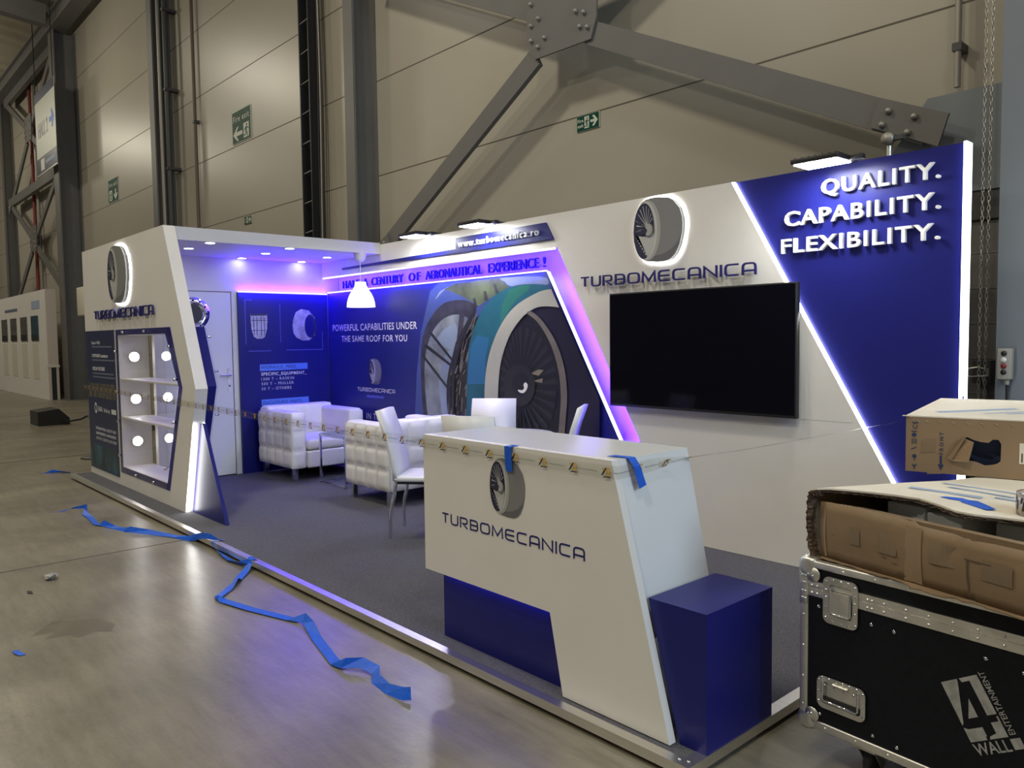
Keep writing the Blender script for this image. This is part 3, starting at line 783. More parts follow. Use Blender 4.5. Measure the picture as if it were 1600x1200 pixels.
# ------------------------------------------------------------------ side board with door
XL = -8.31; t = thing('side_board', 'white side board of the lounge with a door and a blue printed panel', 'stand board', (XL, 3.5, P))
q = MB(); q.prism([(2.634, P), (4.74, P), (4.74, 2.43), (2.634, 2.43)], FX(XL), -.08, 0, 'white'); obj('board', q, t)
dq = MB(); dq.prism([(2.72, P + .012), (3.425, P + .012), (3.425, 2.058), (2.72, 2.058)], FX(XL), .001, .012, 'white2'); door = obj('door', dq, t)
q = MB()
for a in ([(3.432, P), (3.44, P), (3.44, 2.066), (3.432, 2.066)], [(2.70, 2.062), (3.44, 2.062), (3.44, 2.07), (2.70, 2.07)]): q.prism(a, FX(XL), .0005, .003, 'seam')
q.prism([(2.72, P), (3.43, P), (3.43, P + .010), (2.72, P + .010)], FX(XL), .0005, .003, 'black'); obj('door_gap', q, door)
q = MB(); q.prism([(3.366, 1.0), (3.40, 1.0), (3.40, 1.25), (3.366, 1.25)], FX(XL), .012, .020, 'zinc'); q.cyl((XL + .020, 3.383, 1.06), .009, 0, .003, 'black', (1, 0, 0)); obj('handle_plate', q, door)
q = MB(); q.tube([(XL + .02, 3.383, 1.178), (XL + .07, 3.383, 1.178), (XL + .075, 3.36, 1.178), (XL + .075, 3.26, 1.182)], .009, 'zinc', 10); obj('handle', q, door)
q = MB(); q.lathe([(.17, 0), (.17, .02), (.11, .02), (.10, .0)], (XL + .013, 3.02, 1.83), 'chrome', 40, (1, 0, 0)); q.lathe([(.10, .003), (0, .003)], (XL + .013, 3.02, 1.83), 'black', 32, (1, 0, 0))
for k in range(12):
    a = k * math.pi / 6; q.cyl((XL + .033, 3.02 + .14 * math.cos(a), 1.83 + .14 * math.sin(a)), .010, 0, .004, 'black', (1, 0, 0), 10)
obj('flange_ring', q, door)
# blue printed panel
fx = FX(-8.275); q = MB(); q.prism([(3.50, P), (4.57, P), (4.57, 2.065), (3.50, 2.065)], fx, -.034, 0, 'blue'); bp = obj('blue_panel', q, t)
M['boxblue'] = mat('pale_blue_print', (.10, .22, .72), .45)
M['silver'] = mat('silver_print', (.42, .42, .48), .45, var=.35, scale=14)
M['paleline'] = mat('faint_line_print', (.10, .12, .50), .5)
q = MB(); e = .0006
q.sheet([(3.722, 1.205), (4.296, 1.212), (4.296, 1.282), (3.722, 1.278)], fx, e, 'boxblue'); q.sheet([(3.73, .80), (4.30, .80), (4.30, .892), (3.73, .888)], fx, e, 'boxblue')
line(bp, 'HYDRAULIC_PRESS_', fx, 3.738, 1.228, .44, .034, 'blueflat', .0004, 0, .001); line(bp, 'ENCLOSURES_PARTS_', fx, 3.75, .832, .486, .036, 'blueflat', .0004, 0, .001)
line(bp, 'SPECIFIC_EQUIPMENT_', fx, 3.736, 1.155, .546, .032, 'letters', .0004, .014, .001)
for s_, z, y1 in (('1200 T – RASKIN', 1.101, 4.123), ('500 T – MULLER', 1.048, 4.118), ('50 T – OTHERS', .993, 4.089)): line(bp, s_, fx, 3.735, z, y1 - 3.735, .030, 'grey_text', .0004, 0, .001)
for a in ([(3.572, 1.50), (3.578, 1.50), (3.578, 1.99), (3.572, 1.99)], [(3.572, 1.984), (3.66, 1.984), (3.66, 1.99), (3.572, 1.99)], [(3.60, 1.424), (3.862, 1.424), (3.862, 1.431), (3.60, 1.431)], [(4.04, 1.428), (4.495, 1.428), (4.495, 1.435), (4.04, 1.435)], [(4.492, 1.43), (4.498, 1.43), (4.498, 1.64), (4.492, 1.64)], [(3.975, 1.52), (3.980, 1.52), (3.980, 1.95), (3.975, 1.95)]): q.sheet(a, fx, e, 'paleline')
obj('printed_pattern', q, bp, recalc=False)
q = MB()   # printed can-shaped part and ring-shaped part
q.sheet([(3.635, 1.835), (3.822, 1.842), (3.826, 1.77), (3.818, 1.66), (3.79, 1.58), (3.76, 1.562), (3.70, 1.562), (3.665, 1.585), (3.642, 1.66), (3.634, 1.76)], fx, .001, 'silver')
q.sheet([(3.64, 1.812), (3.82, 1.818), (3.822, 1.842), (3.635, 1.835)], fx, .0016, 'em_dark')
for y in (3.665, 3.70, 3.75, 3.785): q.sheet([(y, 1.60), (y + .008, 1.60), (y + .008, 1.80), (y, 1.80)], fx, .0016, 'em_dark')
for z in (1.65, 1.76): q.sheet([(3.64, z), (3.82, z), (3.82, z + .006), (3.64, z + .006)], fx, .0016, 'em_dark')
obj('printed_canister', q, bp, recalc=False)
q = MB()
q.sheet([(4.126, 1.68), (4.135, 1.78), (4.17, 1.86), (4.235, 1.895), (4.33, 1.88), (4.40, 1.80), (4.418, 1.70), (4.40, 1.60), (4.33, 1.54), (4.25, 1.535), (4.17, 1.57), (4.135, 1.62)], fx, .001, 'silver')
q.sheet(ell(4.345, 1.70, .072, .135, 28), fx, .0016, 'em_dark'); q.sheet(ell(4.335, 1.70, .058, .118, 28), fx, .0022, 'blue')
for k in range(10):
    a = math.pi * .5 + k * math.pi / 10; q.sheet(ell(4.27 + .135 * math.cos(a), 1.71 + .165 * math.sin(a), .012, .014, 8), fx, .0014, 'silver')
obj('printed_ring', q, bp, recalc=False)
q = MB(); q.box(-8.290, -8.268, 3.505, 4.565, 2.066, 2.077, 'violet'); obj('led_strip', q, t)
led_line((-8.279, 3.51, 2.079), (-8.279, 4.56, 2.079), (-.15, 0, 1), 14); led_line((-8.262, 3.51, 2.072), (-8.262, 4.56, 2.072), (.3, 0, -1), 8)

# ------------------------------------------------------------------ branded back panel
YB = 4.53; YR = 4.75; TOP = 2.53
t = thing('branded_back_panel', 'long white and blue branded back panel with lit edges', 'stand board', (-5, YB, P))
fr = FY(YB)
main = [(-8.31, 2.275), (-4.46, 2.262), (-3.244, P), (-1.487, P), (-1.487, .09), (-2.87, TOP), (-8.31, TOP)]
main = [(-8.308, 2.262), (-4.46, 2.262), (-3.244, P), (-1.487, P), (-2.868, TOP), (-8.308, TOP)]
q = MB(); q.prism(main, fr, -.05, 0, 'white'); obj('white_board', q, t)
q = MB(); q.prism([(-1.490, P), (-1.503, P), (-1.503, TOP), (-2.88, TOP), (-2.868, TOP)][::-1], fr, -.05, -.03, 'blue')
q.prism([(-1.49, P), (-1.49, TOP), (-2.90, TOP), (-1.52, P)], fr, -.08, -.035, 'blue'); obj('blue_board', q, t)
q = MB(); q.prism([(-8.31, P), (-3.0, P), (-3.0, 2.29), (-8.31, 2.29)], FY(YR), -.04, 0, 'white'); obj('recess_board', q, t)
q = MB()   # soffit and slanted reveal of the recess
q.add([(-8.31, YB + .0505, 2.264), (-4.461, YB + .0505, 2.264), (-4.461, YR, 2.264), (-8.31, YR, 2.264)], [(0, 1, 2, 3)], 'white')
q.add([(-4.459, YB + .0505, 2.264), (-3.243, YB + .0505, P), (-3.243, YR, P), (-4.459, YR, 2.264)], [(0, 1, 2, 3)], 'white'); obj('recess_lining', q, t, recalc=False)
q = MB(); q.box(-8.30, -1.50, YB + .081, YB + .10, TOP - .06, TOP, 'steeldark'); q.box(-3.0, -1.50, YB + .085, YB + .13, P, TOP - .06, 'steeldark'); obj('rear_frame', q, t)
# seams of the white boards
q = MB(); q.sheet([(-3.35, 1.015), (-2.05, 1.015), (-2.05, 1.017), (-3.35, 1.017)], fr, .0006, 'em_lip'); obj('board_joint', q, t)
# printed graphic panel
GX = [(-8.27, P), (-3.474, P), (-4.626, 2.08), (-8.27, 2.08)]
frg = FY(4.575)
M['bluegrad'] = mat('blue_print', (.013, .018, .17), .4, var=.25, scale=.8)
M['stripe'] = mat('fine_line_print', (.010, .014, .14), .4)
q = MB(); q.prism(GX, frg, -.03, 0, 'bluegrad'); gp = obj('graphic_panel', q, t)
q = MB()
for k in range(38):
    z = .30 + k * .036
    if z < 1.85: q.sheet([(-8.25, z), (-6.5, z), (-6.5, z + .006), (-8.25, z + .006)], frg, .0004, 'stripe')
line(gp, 'POWERFUL CAPABILITIES UNDER', frg, -8.166, 1.64, 1.683, .072, 'letters', .0004, .006, .001)
line(gp, 'THE SAME ROOF FOR YOU', frg, -7.972, 1.516, 1.312, .066, 'letters', .0004, .006, .001)
lq = MB(); logotype(lq, frg, -7.65, .968, .748, .042, 'letters', .0004, .001); obj('printed_lettering', lq, gp)
q.sheet([(-7.46, .905), (-7.12, .905), (-7.12, .93), (-7.46, .93)], frg, .0008, 'paleline')
line(gp, 'IN TRUST', frg, -7.475, .668, .45, .064, 'letters', .0004, 0, .001)
obj('printed_pattern', q, gp, recalc=False)
emblem(gp, frg, -7.284, 1.19, .255, .277, .0006, .0, None, 'printed_turbine')
# printed jet engine
M['p_teal'] = mat('engine_teal', (.01, .10, .16), .4, var=.2, scale=3)
M['p_green'] = mat('engine_green', (.02, .15, .13), .4)
M['p_blue'] = mat('engine_blue', (.02, .13, .30), .4)
M['p_lip'] = mat('engine_lip', (.42, .41, .38), .4, var=.08, scale=2)
M['p_fan'] = mat('engine_fan_dark', (.008, .008, .016), .4)
M['p_blade'] = mat('engine_blade', (.020, .021, .030), .4)
M['p_ring'] = mat('engine_ring', (.16, .14, .13), .4, var=.15, scale=6)
M['p_intake'] = mat('engine_intake', (.010, .008, .03), .4)
M['p_gpanel'] = mat('engine_green_panel', (.10, .12, .06), .4, var=.5, scale=5)
M['p_sky'] = mat('engine_sky', (.22, .27, .38), .4, var=.15, scale=3)
M['p_cowl'] = mat('engine_cowl', (.035, .034, .045), .4, var=.4, scale=9)
M['p_panel'] = mat('engine_inner_panel', (.20, .22, .25), .4, var=.45, scale=4)
M['p_pipes'] = mat('engine_pipework', (.022, .018, .016), .4, var=.6, scale=20)
M['p_pipe'] = mat('engine_pipe_pale', (.22, .19, .15), .4)
M['p_strut'] = mat('engine_strut', (.018, .018, .022), .4)
M['p_haze'] = mat('engine_haze_blue', (.05, .08, .26), .4, var=.2, scale=2)
E = {
    'teal':[(-5.671,0.562),(-5.679,0.874),(-5.664,1.233),(-5.630,1.470),(-5.551,1.634),(-5.438,1.794),(-5.295,1.896),(-5.089,1.975),(-4.893,1.989),(-4.721,1.984),(-4.571,1.952),(-4.535,1.856),(-4.738,1.876),(-4.928,1.830),(-5.093,1.737),(-5.214,1.606),(-5.322,1.436),(-5.388,1.239),(-5.414,0.890),(-5.403,0.587)],
    'green':[(-5.159,1.829),(-5.073,1.947),(-4.925,1.977),(-4.798,1.981),(-4.830,1.934),(-4.976,1.865),(-5.093,1.759),(-5.196,1.650)],
    'blue':[(-5.645,1.233),(-5.602,1.447),(-5.516,1.564),(-5.337,1.539),(-5.395,1.355),(-5.409,1.123),(-5.657,1.114)],
    'lip':[(-5.403,0.587),(-5.414,0.890),(-5.399,1.181),(-5.341,1.390),(-5.232,1.583),(-5.093,1.737),(-4.944,1.831),(-4.769,1.893),(-4.615,1.933),(-4.527,1.908),(-4.456,1.791),(-4.647,1.803),(-4.802,1.766),(-4.930,1.689),(-5.063,1.559),(-5.150,1.403),(-5.205,1.244),(-5.232,0.901),(-5.218,0.604)],
    'fan':[(-5.218,0.604),(-5.232,0.901),(-5.205,1.244),(-5.150,1.403),(-5.063,1.559),(-4.930,1.689),(-4.849,1.746),(-4.741,1.695),(-4.635,1.597),(-4.533,1.448),(-4.462,1.261),(-4.436,1.053),(-4.468,0.789),(-4.529,0.624)],
    'ring':[(-4.849,1.746),(-4.802,1.766),(-4.694,1.715),(-4.575,1.606),(-4.460,1.449),(-4.390,1.263),(-4.367,1.056),(-4.395,0.847),(-4.470,0.609),(-4.544,0.602),(-4.467,0.841),(-4.439,1.053),(-4.462,1.261),(-4.533,1.448),(-4.635,1.597),(-4.741,1.695)],
    'intake':[(-4.802,1.766),(-4.647,1.803),(-4.456,1.791),(-4.302,1.571),(-4.167,1.338),(-4.035,1.122),(-4.039,0.652),(-4.470,0.609),(-4.395,0.847),(-4.367,1.056),(-4.390,1.263),(-4.460,1.449),(-4.575,1.606),(-4.694,1.715)],
    'greenpanel':[(-6.023,2.009),(-5.843,2.053),(-5.222,2.067),(-5.089,1.975),(-5.294,1.913),(-5.510,1.831),(-5.694,1.909),(-5.904,1.979)],
    'sky':[(-6.022,2.058),(-4.644,2.066),(-4.585,1.963),(-4.721,1.984),(-4.957,1.995),(-5.089,1.975),(-5.188,2.065),(-5.843,2.053),(-6.023,2.009),(-6.213,1.883)],
    'cowlarc':[(-6.438,1.215),(-6.419,1.471),(-6.348,1.648),(-6.194,1.795),(-6.027,1.887),(-5.809,1.902),(-5.638,1.883),(-5.528,1.820),(-5.567,1.728),(-5.642,1.718),(-5.812,1.771),(-6.011,1.746),(-6.157,1.670),(-6.254,1.571),(-6.345,1.408),(-6.373,1.216),(-6.359,0.961),(-6.314,0.708),(-6.401,0.702)],
    'panel':[(-6.373,1.216),(-6.345,1.408),(-6.254,1.571),(-6.157,1.670),(-6.011,1.746),(-5.812,1.771),(-5.642,1.718),(-5.739,1.649),(-5.800,1.519),(-5.881,1.398),(-5.984,1.275),(-6.050,1.100),(-6.017,0.854),(-5.963,0.610),(-6.232,0.587),(-6.314,0.708),(-6.359,0.961)],
    'piping':[(-5.549,1.716),(-5.438,1.794),(-5.551,1.634),(-5.630,1.470),(-5.664,1.233),(-5.679,0.874),(-5.671,0.562),(-5.905,0.541),(-5.998,0.793),(-6.021,1.039),(-5.964,1.287),(-5.862,1.398),(-5.800,1.519),(-5.720,1.637)],
    'panel2':[(-6.134,1.060),(-6.108,1.223),(-6.021,1.397),(-5.899,1.459),(-5.862,1.398),(-5.964,1.287),(-6.021,1.039),(-5.998,0.793),(-5.943,0.611),(-6.004,0.606),(-6.099,0.849)],
    'pillar':[(-5.793,1.758),(-5.717,1.756),(-5.739,1.638),(-5.820,1.483),(-5.849,1.483)],
    'strutA':[(-6.354,1.471),(-6.289,1.484),(-5.884,1.289),(-5.895,1.264)],
    'strutB':[(-6.253,1.597),(-6.211,1.608),(-5.883,1.349),(-5.903,1.331)],
    'strutC':[(-6.379,1.369),(-6.346,1.382),(-5.911,1.044),(-5.931,1.025)],
    'hub':[(-4.812,1.144),(-4.816,1.118),(-4.828,1.093),(-4.846,1.072),(-4.869,1.055),(-4.896,1.043),(-4.925,1.038),(-4.955,1.041),(-4.982,1.050),(-5.006,1.065),(-5.024,1.085),(-5.035,1.110),(-5.038,1.136),(-5.034,1.163),(-5.022,1.188),(-5.003,1.210),(-4.979,1.226),(-4.951,1.237),(-4.922,1.241),(-4.893,1.239),(-4.866,1.229),(-4.843,1.214),(-4.826,1.194),(-4.815,1.170)],
    'hubring':[(-4.742,1.136),(-4.749,1.089),(-4.769,1.045),(-4.801,1.007),(-4.842,0.976),(-4.891,0.955),(-4.943,0.946),(-4.996,0.949),(-5.046,0.965),(-5.088,0.992),(-5.121,1.029),(-5.141,1.073),(-5.147,1.121),(-5.139,1.169),(-5.117,1.215),(-5.083,1.254),(-5.040,1.284),(-4.990,1.303),(-4.937,1.310),(-4.885,1.305),(-4.837,1.288),(-4.797,1.260),(-4.766,1.224),(-4.748,1.182)],
    'swirl':[(-4.970,1.094),(-4.941,1.068),(-4.893,1.062),(-4.860,1.082),(-4.836,1.116),(-4.836,1.143),(-4.851,1.148),(-4.876,1.125),(-4.879,1.109),(-4.900,1.086)],
    'hook':[(-4.888,1.125),(-4.883,1.147),(-4.859,1.159),(-4.836,1.143),(-4.852,1.123),(-4.873,1.111)],
    'hubc':[(-4.940,1.128)],
    'clip1':[(-5.563,1.903),(-5.526,1.901),(-5.501,1.819),(-5.547,1.821)],
    'clip2':[(-5.408,1.959),(-5.372,1.957),(-5.348,1.870),(-5.401,1.873)],
    'clip3':[(-5.275,2.014),(-5.240,2.012),(-5.199,1.931),(-5.242,1.922)],
    'glow':[(-4.810,1.231),(-4.701,1.271),(-4.640,1.267),(-4.657,1.171),(-4.749,1.168)],
}
q = MB(); lv = [0]


def chaikin(p):
    for _ in range(2):
        o_ = []
        for i in range(len(p)):
            a, b = p[i], p[(i + 1) % len(p)]; o_ += [(.75 * a[0] + .25 * b[0], .75 * a[1] + .25 * b[1]), (.25 * a[0] + .75 * b[0], .25 * a[1] + .75 * b[1])]
        p = o_
    return p


def lay(pts, m):
    lv[0] += 1
    if len(pts) > 9 and m not in ('p_blade', 'p_fan_'): pts = chaikin(pts)
    # keep the print inside the panel: clip against its slanted right edge and top
    out = []
    def inside(p): return p[1] <= 2.0795 and p[0] + (p[1] - 2.08) * .579 <= -4.63
    for i, p in enumerate(pts):
        n_ = pts[(i + 1) % len(pts)]
        a, b = inside(p), inside(n_)
        if a: out.append(p)
        if a != b:
            lo, hi = 0., 1.
            for _ in range(24):
                mid = (lo + hi) / 2; pm = (p[0] + (n_[0] - p[0]) * mid, p[1] + (n_[1] - p[1]) * mid)
                if inside(pm) == a: lo = mid
                else: hi = mid
            out.append((p[0] + (n_[0] - p[0]) * lo, p[1] + (n_[1] - p[1]) * lo))
    if len(pts) > 7: out = out
    if len(out) > 2: q.sheet(out, frg, .0005 + .00022 * lv[0], m)


def down(pts):      # carry a piece that runs below the seen part on to the floor
    return [(x, z if z > .66 else .12) for x, z in pts]


lay(down([(-6.62, .12), (-6.50, 1.2), (-6.42, 1.6), (-6.25, 2.0), (-6.1, 2.079), (-4.60, 2.079), (-4.2, .6), (-4.2, .12)]), 'p_haze')
lay(E['sky'], 'p_sky'); lay(E['greenpanel'], 'p_gpanel'); lay(down(E['panel']), 'p_panel'); lay(E['cowlarc'], 'p_cowl')
lay([(-6.05, 1.62), (-5.86, 1.69), (-5.80, 1.56), (-5.9, 1.42), (-6.05, 1.46), (-6.20, 1.50)], 'p_sky')
lay(E['pillar'], 'p_cowl'); lay(down(E['panel2']), 'p_sky'); lay(down(E['piping']), 'p_pipes')
rs = random.Random(7)
for k in range(95):
    a = rs.random(); z = .62 + 1.05 * a; xl = -5.98 + .28 * max(0, a - .45) / .55; xr = -5.68 + .12 * max(0, a - .6) / .4
    x = xl + (xr - xl) * rs.random(); hh = .03 + .10 * rs.random(); sl = .01 + .04 * a
    lay([(x, z), (x + .012, z), (x + .012 + sl, z + hh), (x + sl, z + hh)], ('p_pipe', 'p_ring', 'p_strut', 'p_panel')[k % 4])
for dx in (0, .05):
    lay([(-5.96 + dx, .7), (-5.93 + dx, .7), (-5.92 + dx, 1.2), (-5.80 + dx, 1.48), (-5.58 + dx * .6, 1.74), (-5.60 + dx * .6, 1.76), (-5.83 + dx, 1.50), (-5.95 + dx, 1.22)], 'p_strut')
for s_ in ('strutA', 'strutB', 'strutC'): lay(E[s_], 'p_strut')
for s_ in ('clip1', 'clip2', 'clip3'): lay(E[s_], 'p_cowl')
lay(down(E['teal']), 'p_teal'); lay(E['green'], 'p_green'); lay(E['blue'], 'p_blue'); lay(down([{(-4.456, 1.791): (-4.25, 1.78), (-4.302, 1.571): (-4.1, 1.57), (-4.167, 1.338): (-4.0, 1.338)}.get(p, p) for p in E['intake']]), 'p_intake'); lay(down(E['fan']), 'p_fan')
hx, hz = -4.93, 1.13
for k in range(30):
    a = 2 * math.pi * k / 30 + .05; rx, rz_ = (.27, .50) if math.cos(a) < 0 else (.44, .50)
    p0 = (hx + .11 * math.cos(a), hz + .19 * math.sin(a)); p1 = (hx + rx * math.cos(a), hz + rz_ * math.sin(a)); p2 = (hx + rx * math.cos(a + .10), hz + rz_ * math.sin(a + .10))
    lay([p0, p1, p2], 'p_blade')
lay(E['glow'][:3] + [(-4.70, 1.22)], 'p_pipe'); lay([(-4.78, 1.17), (-4.65, 1.20), (-4.66, 1.16)], 'p_pipe')
E['lip'] = [{(-4.527, 1.908): (-4.36, 1.925), (-4.456, 1.791): (-4.33, 1.76)}.get(p, p) for p in E['lip']]
lay(down(E['lip']), 'p_lip'); lay(down(E['ring']), 'p_ring'); lay(E['hubring'], 'p_strut'); lay(E['hub'], 'p_fan'); lay(E['swirl'], 'letters'); lay(E['hook'], 'letters')
obj('printed_engine', q, gp, recalc=False)
# light strips
q = MB(); q.box(-8.26, -4.63, 4.568, 4.592, 2.081, 2.092, 'violet'); obj('led_strip', q, t)
q = MB(); q.prism([(-4.622, 2.08), (-3.472, P), (-3.458, P), (-4.608, 2.08)], frg, -.020, .006, 'violet2'); obj('led_strip', q, t)
led_line((-8.25, 4.58, 2.096), (-4.66, 4.58, 2.096), (0, .55, 1), 18); led_line((-8.25, 4.564, 2.086), (-4.66, 4.564, 2.086), (0, -.35, -1), 12)
led_line((-4.588, 4.588, 2.07), (-3.452, 4.588, .12), (.55, .9, .318), 32)
led_line((-8.25, YB + .03, 2.246), (-4.50, YB + .03, 2.246), (0, .5, -1), 14)
q = MB(); q.box(-8.30, -4.50, YB + .004, YB + .026, 2.248, 2.2615, 'violet'); obj('led_strip', q, t)
q = MB(); q.prism([(-2.866, TOP), (-1.484, P), (-1.466, P), (-2.848, TOP)], fr, -.030, -.008, 'led'); 
q = MB(); q.prism([(-2.868, TOP - .001), (-1.520, .14), (-1.503, .14), (-2.851, TOP - .001)], fr, -.028, -.006, 'led'); obj('led_strip', q, t)
q = MB(); q.box(-1.489, -1.474, YB - .0, YB + .085, P, TOP, 'ledcool'); obj('end_light', q, t)
# raised words
for s_, x0, x1 in (('HALF', -8.14, -7.79), ('A', -7.69, -7.61), ('CENTURY', -7.52, -6.91), ('OF', -6.80, -6.60), ('AERONAUTICAL', -6.50, -5.62), ('EXPERIENCE', -5.52, -4.86), ('!', -4.80, -4.775)): q = MB(); text(q, s_, FY(YR), x0, 2.135, x1 - x0, .086, 'blueflat', .02, -.004, .03); obj('lettering', q, t)
q = MB(); logotype(q, fr, -4.18, 1.920, 1.515, .080, 'blueflat', .012, .022); obj('lettering', q, t)
emblem(t, fr, -3.432, 2.285, .425, .452, .012, .03, 'led')
frb = FY(YB + .035)
for s_, x0, x1, z, hc in (('QUALITY.', -2.262, -1.605, 2.365, .083), ('CAPABILITY.', -2.497, -1.602, 2.203, .085), ('FLEXIBILITY.', -2.517, -1.602, 2.040, .084)):
    q = MB(); text(q, s_, frb, x0, z, x1 - x0, hc, 'letters', .028, .016, .002, space=1.14); obj('lettering', q, t)
# web address sign with its long thin tail
q = MB(); q.prism([(-5.757, 2.352), (-4.487, 2.326), (-4.573, 2.468), (-5.757, 2.463)], fr, 0, .018, 'blue'); q.prism([(-7.823, 2.320), (-4.50, 2.326), (-4.50, 2.345), (-5.7, 2.352), (-5.7, 2.366), (-7.823, 2.340)], fr, 0, .016, 'blue'); sg = obj('web_sign', q, t)
q = MB(); text(q, 'www.turbomecanica.ro', fr, -5.70, 2.372, 1.055, .060, 'letters', .016, -.004, .019); obj('lettering', q, sg)

# ------------------------------------------------------------------ floodlights on the top edge
fl = thing('floodlight', 'lit black floodlight on the back panel left of the web address sign', 'floodlight', (-6.10, YB, TOP), 0, 'floodlights along the back panel')
q = MB(); q.rbox(-.16, .12, -.31, -.11, -.030, .0, 'black', .006)
for k in range(7): q.box(-.14 + .04 * k, -.135 + .04 * k, -.30, -.12, .0, .005, 'black')
obj('housing', q, fl, True)
q = MB(); q.box(-.145, .105, -.295, -.125, -.035, -.0302, 'flood'); obj('lens', q, fl, True)
q = MB(); q.bar((.05, -.13, -.01), (.05, -.02, .012), .025, .012, 'black'); q.box(.03, .07, -.03, .04, .003, .012, 'black'); q.rbox(.122, .19, -.18, -.13, -.030, -.002, 'black', .004); obj('bracket', q, fl, True)
dup(fl, (-5.20, YB, TOP), 0, 'lit black floodlight on the back panel above the web address sign')
dup(fl, (-2.13, YB, TOP), 0, 'lit black floodlight on the back panel above the word QUALITY')

# ------------------------------------------------------------------ television
t = thing('television', 'large black flat television on the white back panel', 'television', (-3.1, YB - .05, 1.44))
x0, x1, z0, z1 = -3.86, -2.373, 1.022, 1.856
q = MB(); q.rbox(x0, x1, YB - .062, YB - .022, z0, z1, 'black', .004); obj('casing', q, t)
q = MB(); q.prism([(x0 + .01, z0 + .018), (x1 - .01, z0 + .018), (x1 - .01, z1 - .01), (x0 + .01, z1 - .01)], FY(YB - .062), .0002, .0012, 'screen'); obj('screen', q, t)
q = MB(); q.box(-3.4, -2.85, YB - .022, YB - .001, 1.25, 1.62, 'black'); obj('mount', q, t)

# ------------------------------------------------------------------ pendant lamp
t = thing('pendant_lamp', 'glowing white dome pendant lamp over the lounge corner', 'lamp', (-7.115, 4.32, 2.43))
q = MB(); q.lathe([(.062, 0), (.064, -.02), (.055, -.055), (.035, -.082), (.012, -.09), (0, -.09)], (-7.115, 4.32, 2.43), 'white', 24); obj('ceiling_rose', q, t)
q = MB(); q.tube([(-7.115, 4.32, 2.345), (-7.115, 4.32, 2.13)], .004, 'white', 8); obj('cord', q, t)
q = MB(); pr = [(.056, 0), (.058, -.025), (.066, -.05), (.086, -.085), (.110, -.12), (.130, -.165), (.142, -.21), (.147, -.26)]
q.lathe([(0, .002)] + pr + [(.143, -.26)] + [(r - .004, z) for r, z in reversed(pr)], (-7.115, 4.32, 2.135), 'shade', 40); obj('lamp_shade', q, t)
q = MB(); q.lathe([(0, 0), (.03, -.02), (.04, -.06), (.03, -.1), (0, -.11)], (-7.115, 4.32, 2.03), 'shade', 16); obj('bulb', q, t)

# ------------------------------------------------------------------ armchairs
def armchair(name_label, x0, x1, y0, y1, back, group):
    """back = -1: backrest on the -X side, seat opens to +X; +1 the other way round"""
    t = thing('armchair', name_label, 'armchair', ((x0 + x1) / 2, (y0 + y1) / 2, P), 0, group)
    zt, zb, at = .80, .215, .19; d = .024
    xs, xe = (x0, x1)
    for y, sgn in ((y0, -1), (y1 - at, 1)):
        q = MB(); q.rbox(x0 + d, x1 - d, y + (d if sgn < 0 else 0), y + at - (0 if sgn < 0 else d), zb, zt, 'leather', .035)
        if sgn < 0: q.quilt(V((x0 + .02, y + d + .004, zb + .012)), X, Z, x1 - x0 - .04, zt - zb - .035, 3, 4, d, 'leather')
        else: q.quilt(V((x1 - .02, y + at - d - .004, zb + .012)), -X, Z, x1 - x0 - .04, zt - zb - .035, 3, 4, d, 'leather')
        xf = x1 - d - .004 if back < 0 else x0 + d + .004
        if back < 0: q.quilt(V((xf, y + .02, zb + .012)), Y, Z, at - .04, zt - zb - .035, 3, 1, .016, 'leather')
        else: q.quilt(V((xf, y + at - .02, zb + .012)), -Y, Z, at - .04, zt - zb - .035, 3, 1, .016, 'leather')
        obj('armrest', q, t)
    bx0, bx1 = (x0, x0 + .2) if back < 0 else (x1 - .2, x1)
    q = MB(); q.rbox(bx0 + (d if back < 0 else 0), bx1 - (0 if back < 0 else d), y0 + .05, y1 - .05, zb, zt + .035, 'leather', .035)
    if back < 0: q.quilt(V((x0 + d + .003, y1 - .05, zb + .012)), -Y, Z, y1 - y0 - .10, zt - zb, 3, 4, d, 'leather')
    else: q.quilt(V((x1 - d - .003, y0 + .05, zb + .012)), Y, Z, y1 - y0 - .10, zt - zb, 3, 4, d, 'leather')
    fx_ = (bx1 + .002, Y, y0 + at) if back < 0 else (bx0 - .002, -Y, y1 - at)
    q.quilt(V((fx_[0], fx_[2], .50)), fx_[1], Z, y1 - y0 - 2 * at, .32, 1, 2, .02, 'leather'); obj('backrest', q, t)
    sx0, sx1 = (bx1 + .005, x1 - .01) if back < 0 else (x0 + .01, bx0 - .005)
    q = MB(); q.rbox(sx0, sx1, y0 + at + .004, y1 - at - .004, .40, .515, 'leather', .035); obj('seat_cushion', q, t)
    q = MB(); q.rbox(sx0, sx1 - .005 if back < 0 else sx1, y0 + at + .002, y1 - at - .002, zb, .395, 'leather', .02); obj('seat_rail', q, t)
    for lx in (x0 + .06, x1 - .10):
        for ly in (y0 + .05, y1 - .09):
            q = MB(); q.box(lx, lx + .045, ly, ly + .045, P, zb + .002, 'chrome'); obj('leg', q, t)
    return t


armchair('white tufted leather armchair against the blue printed panel', -8.20, -7.37, 3.62, 4.50, -1, 'white tufted armchairs')
armchair('white tufted leather armchair behind the near dining chair', -6.39, -5.63, 3.64, 4.50, 1, 'white tufted armchairs')

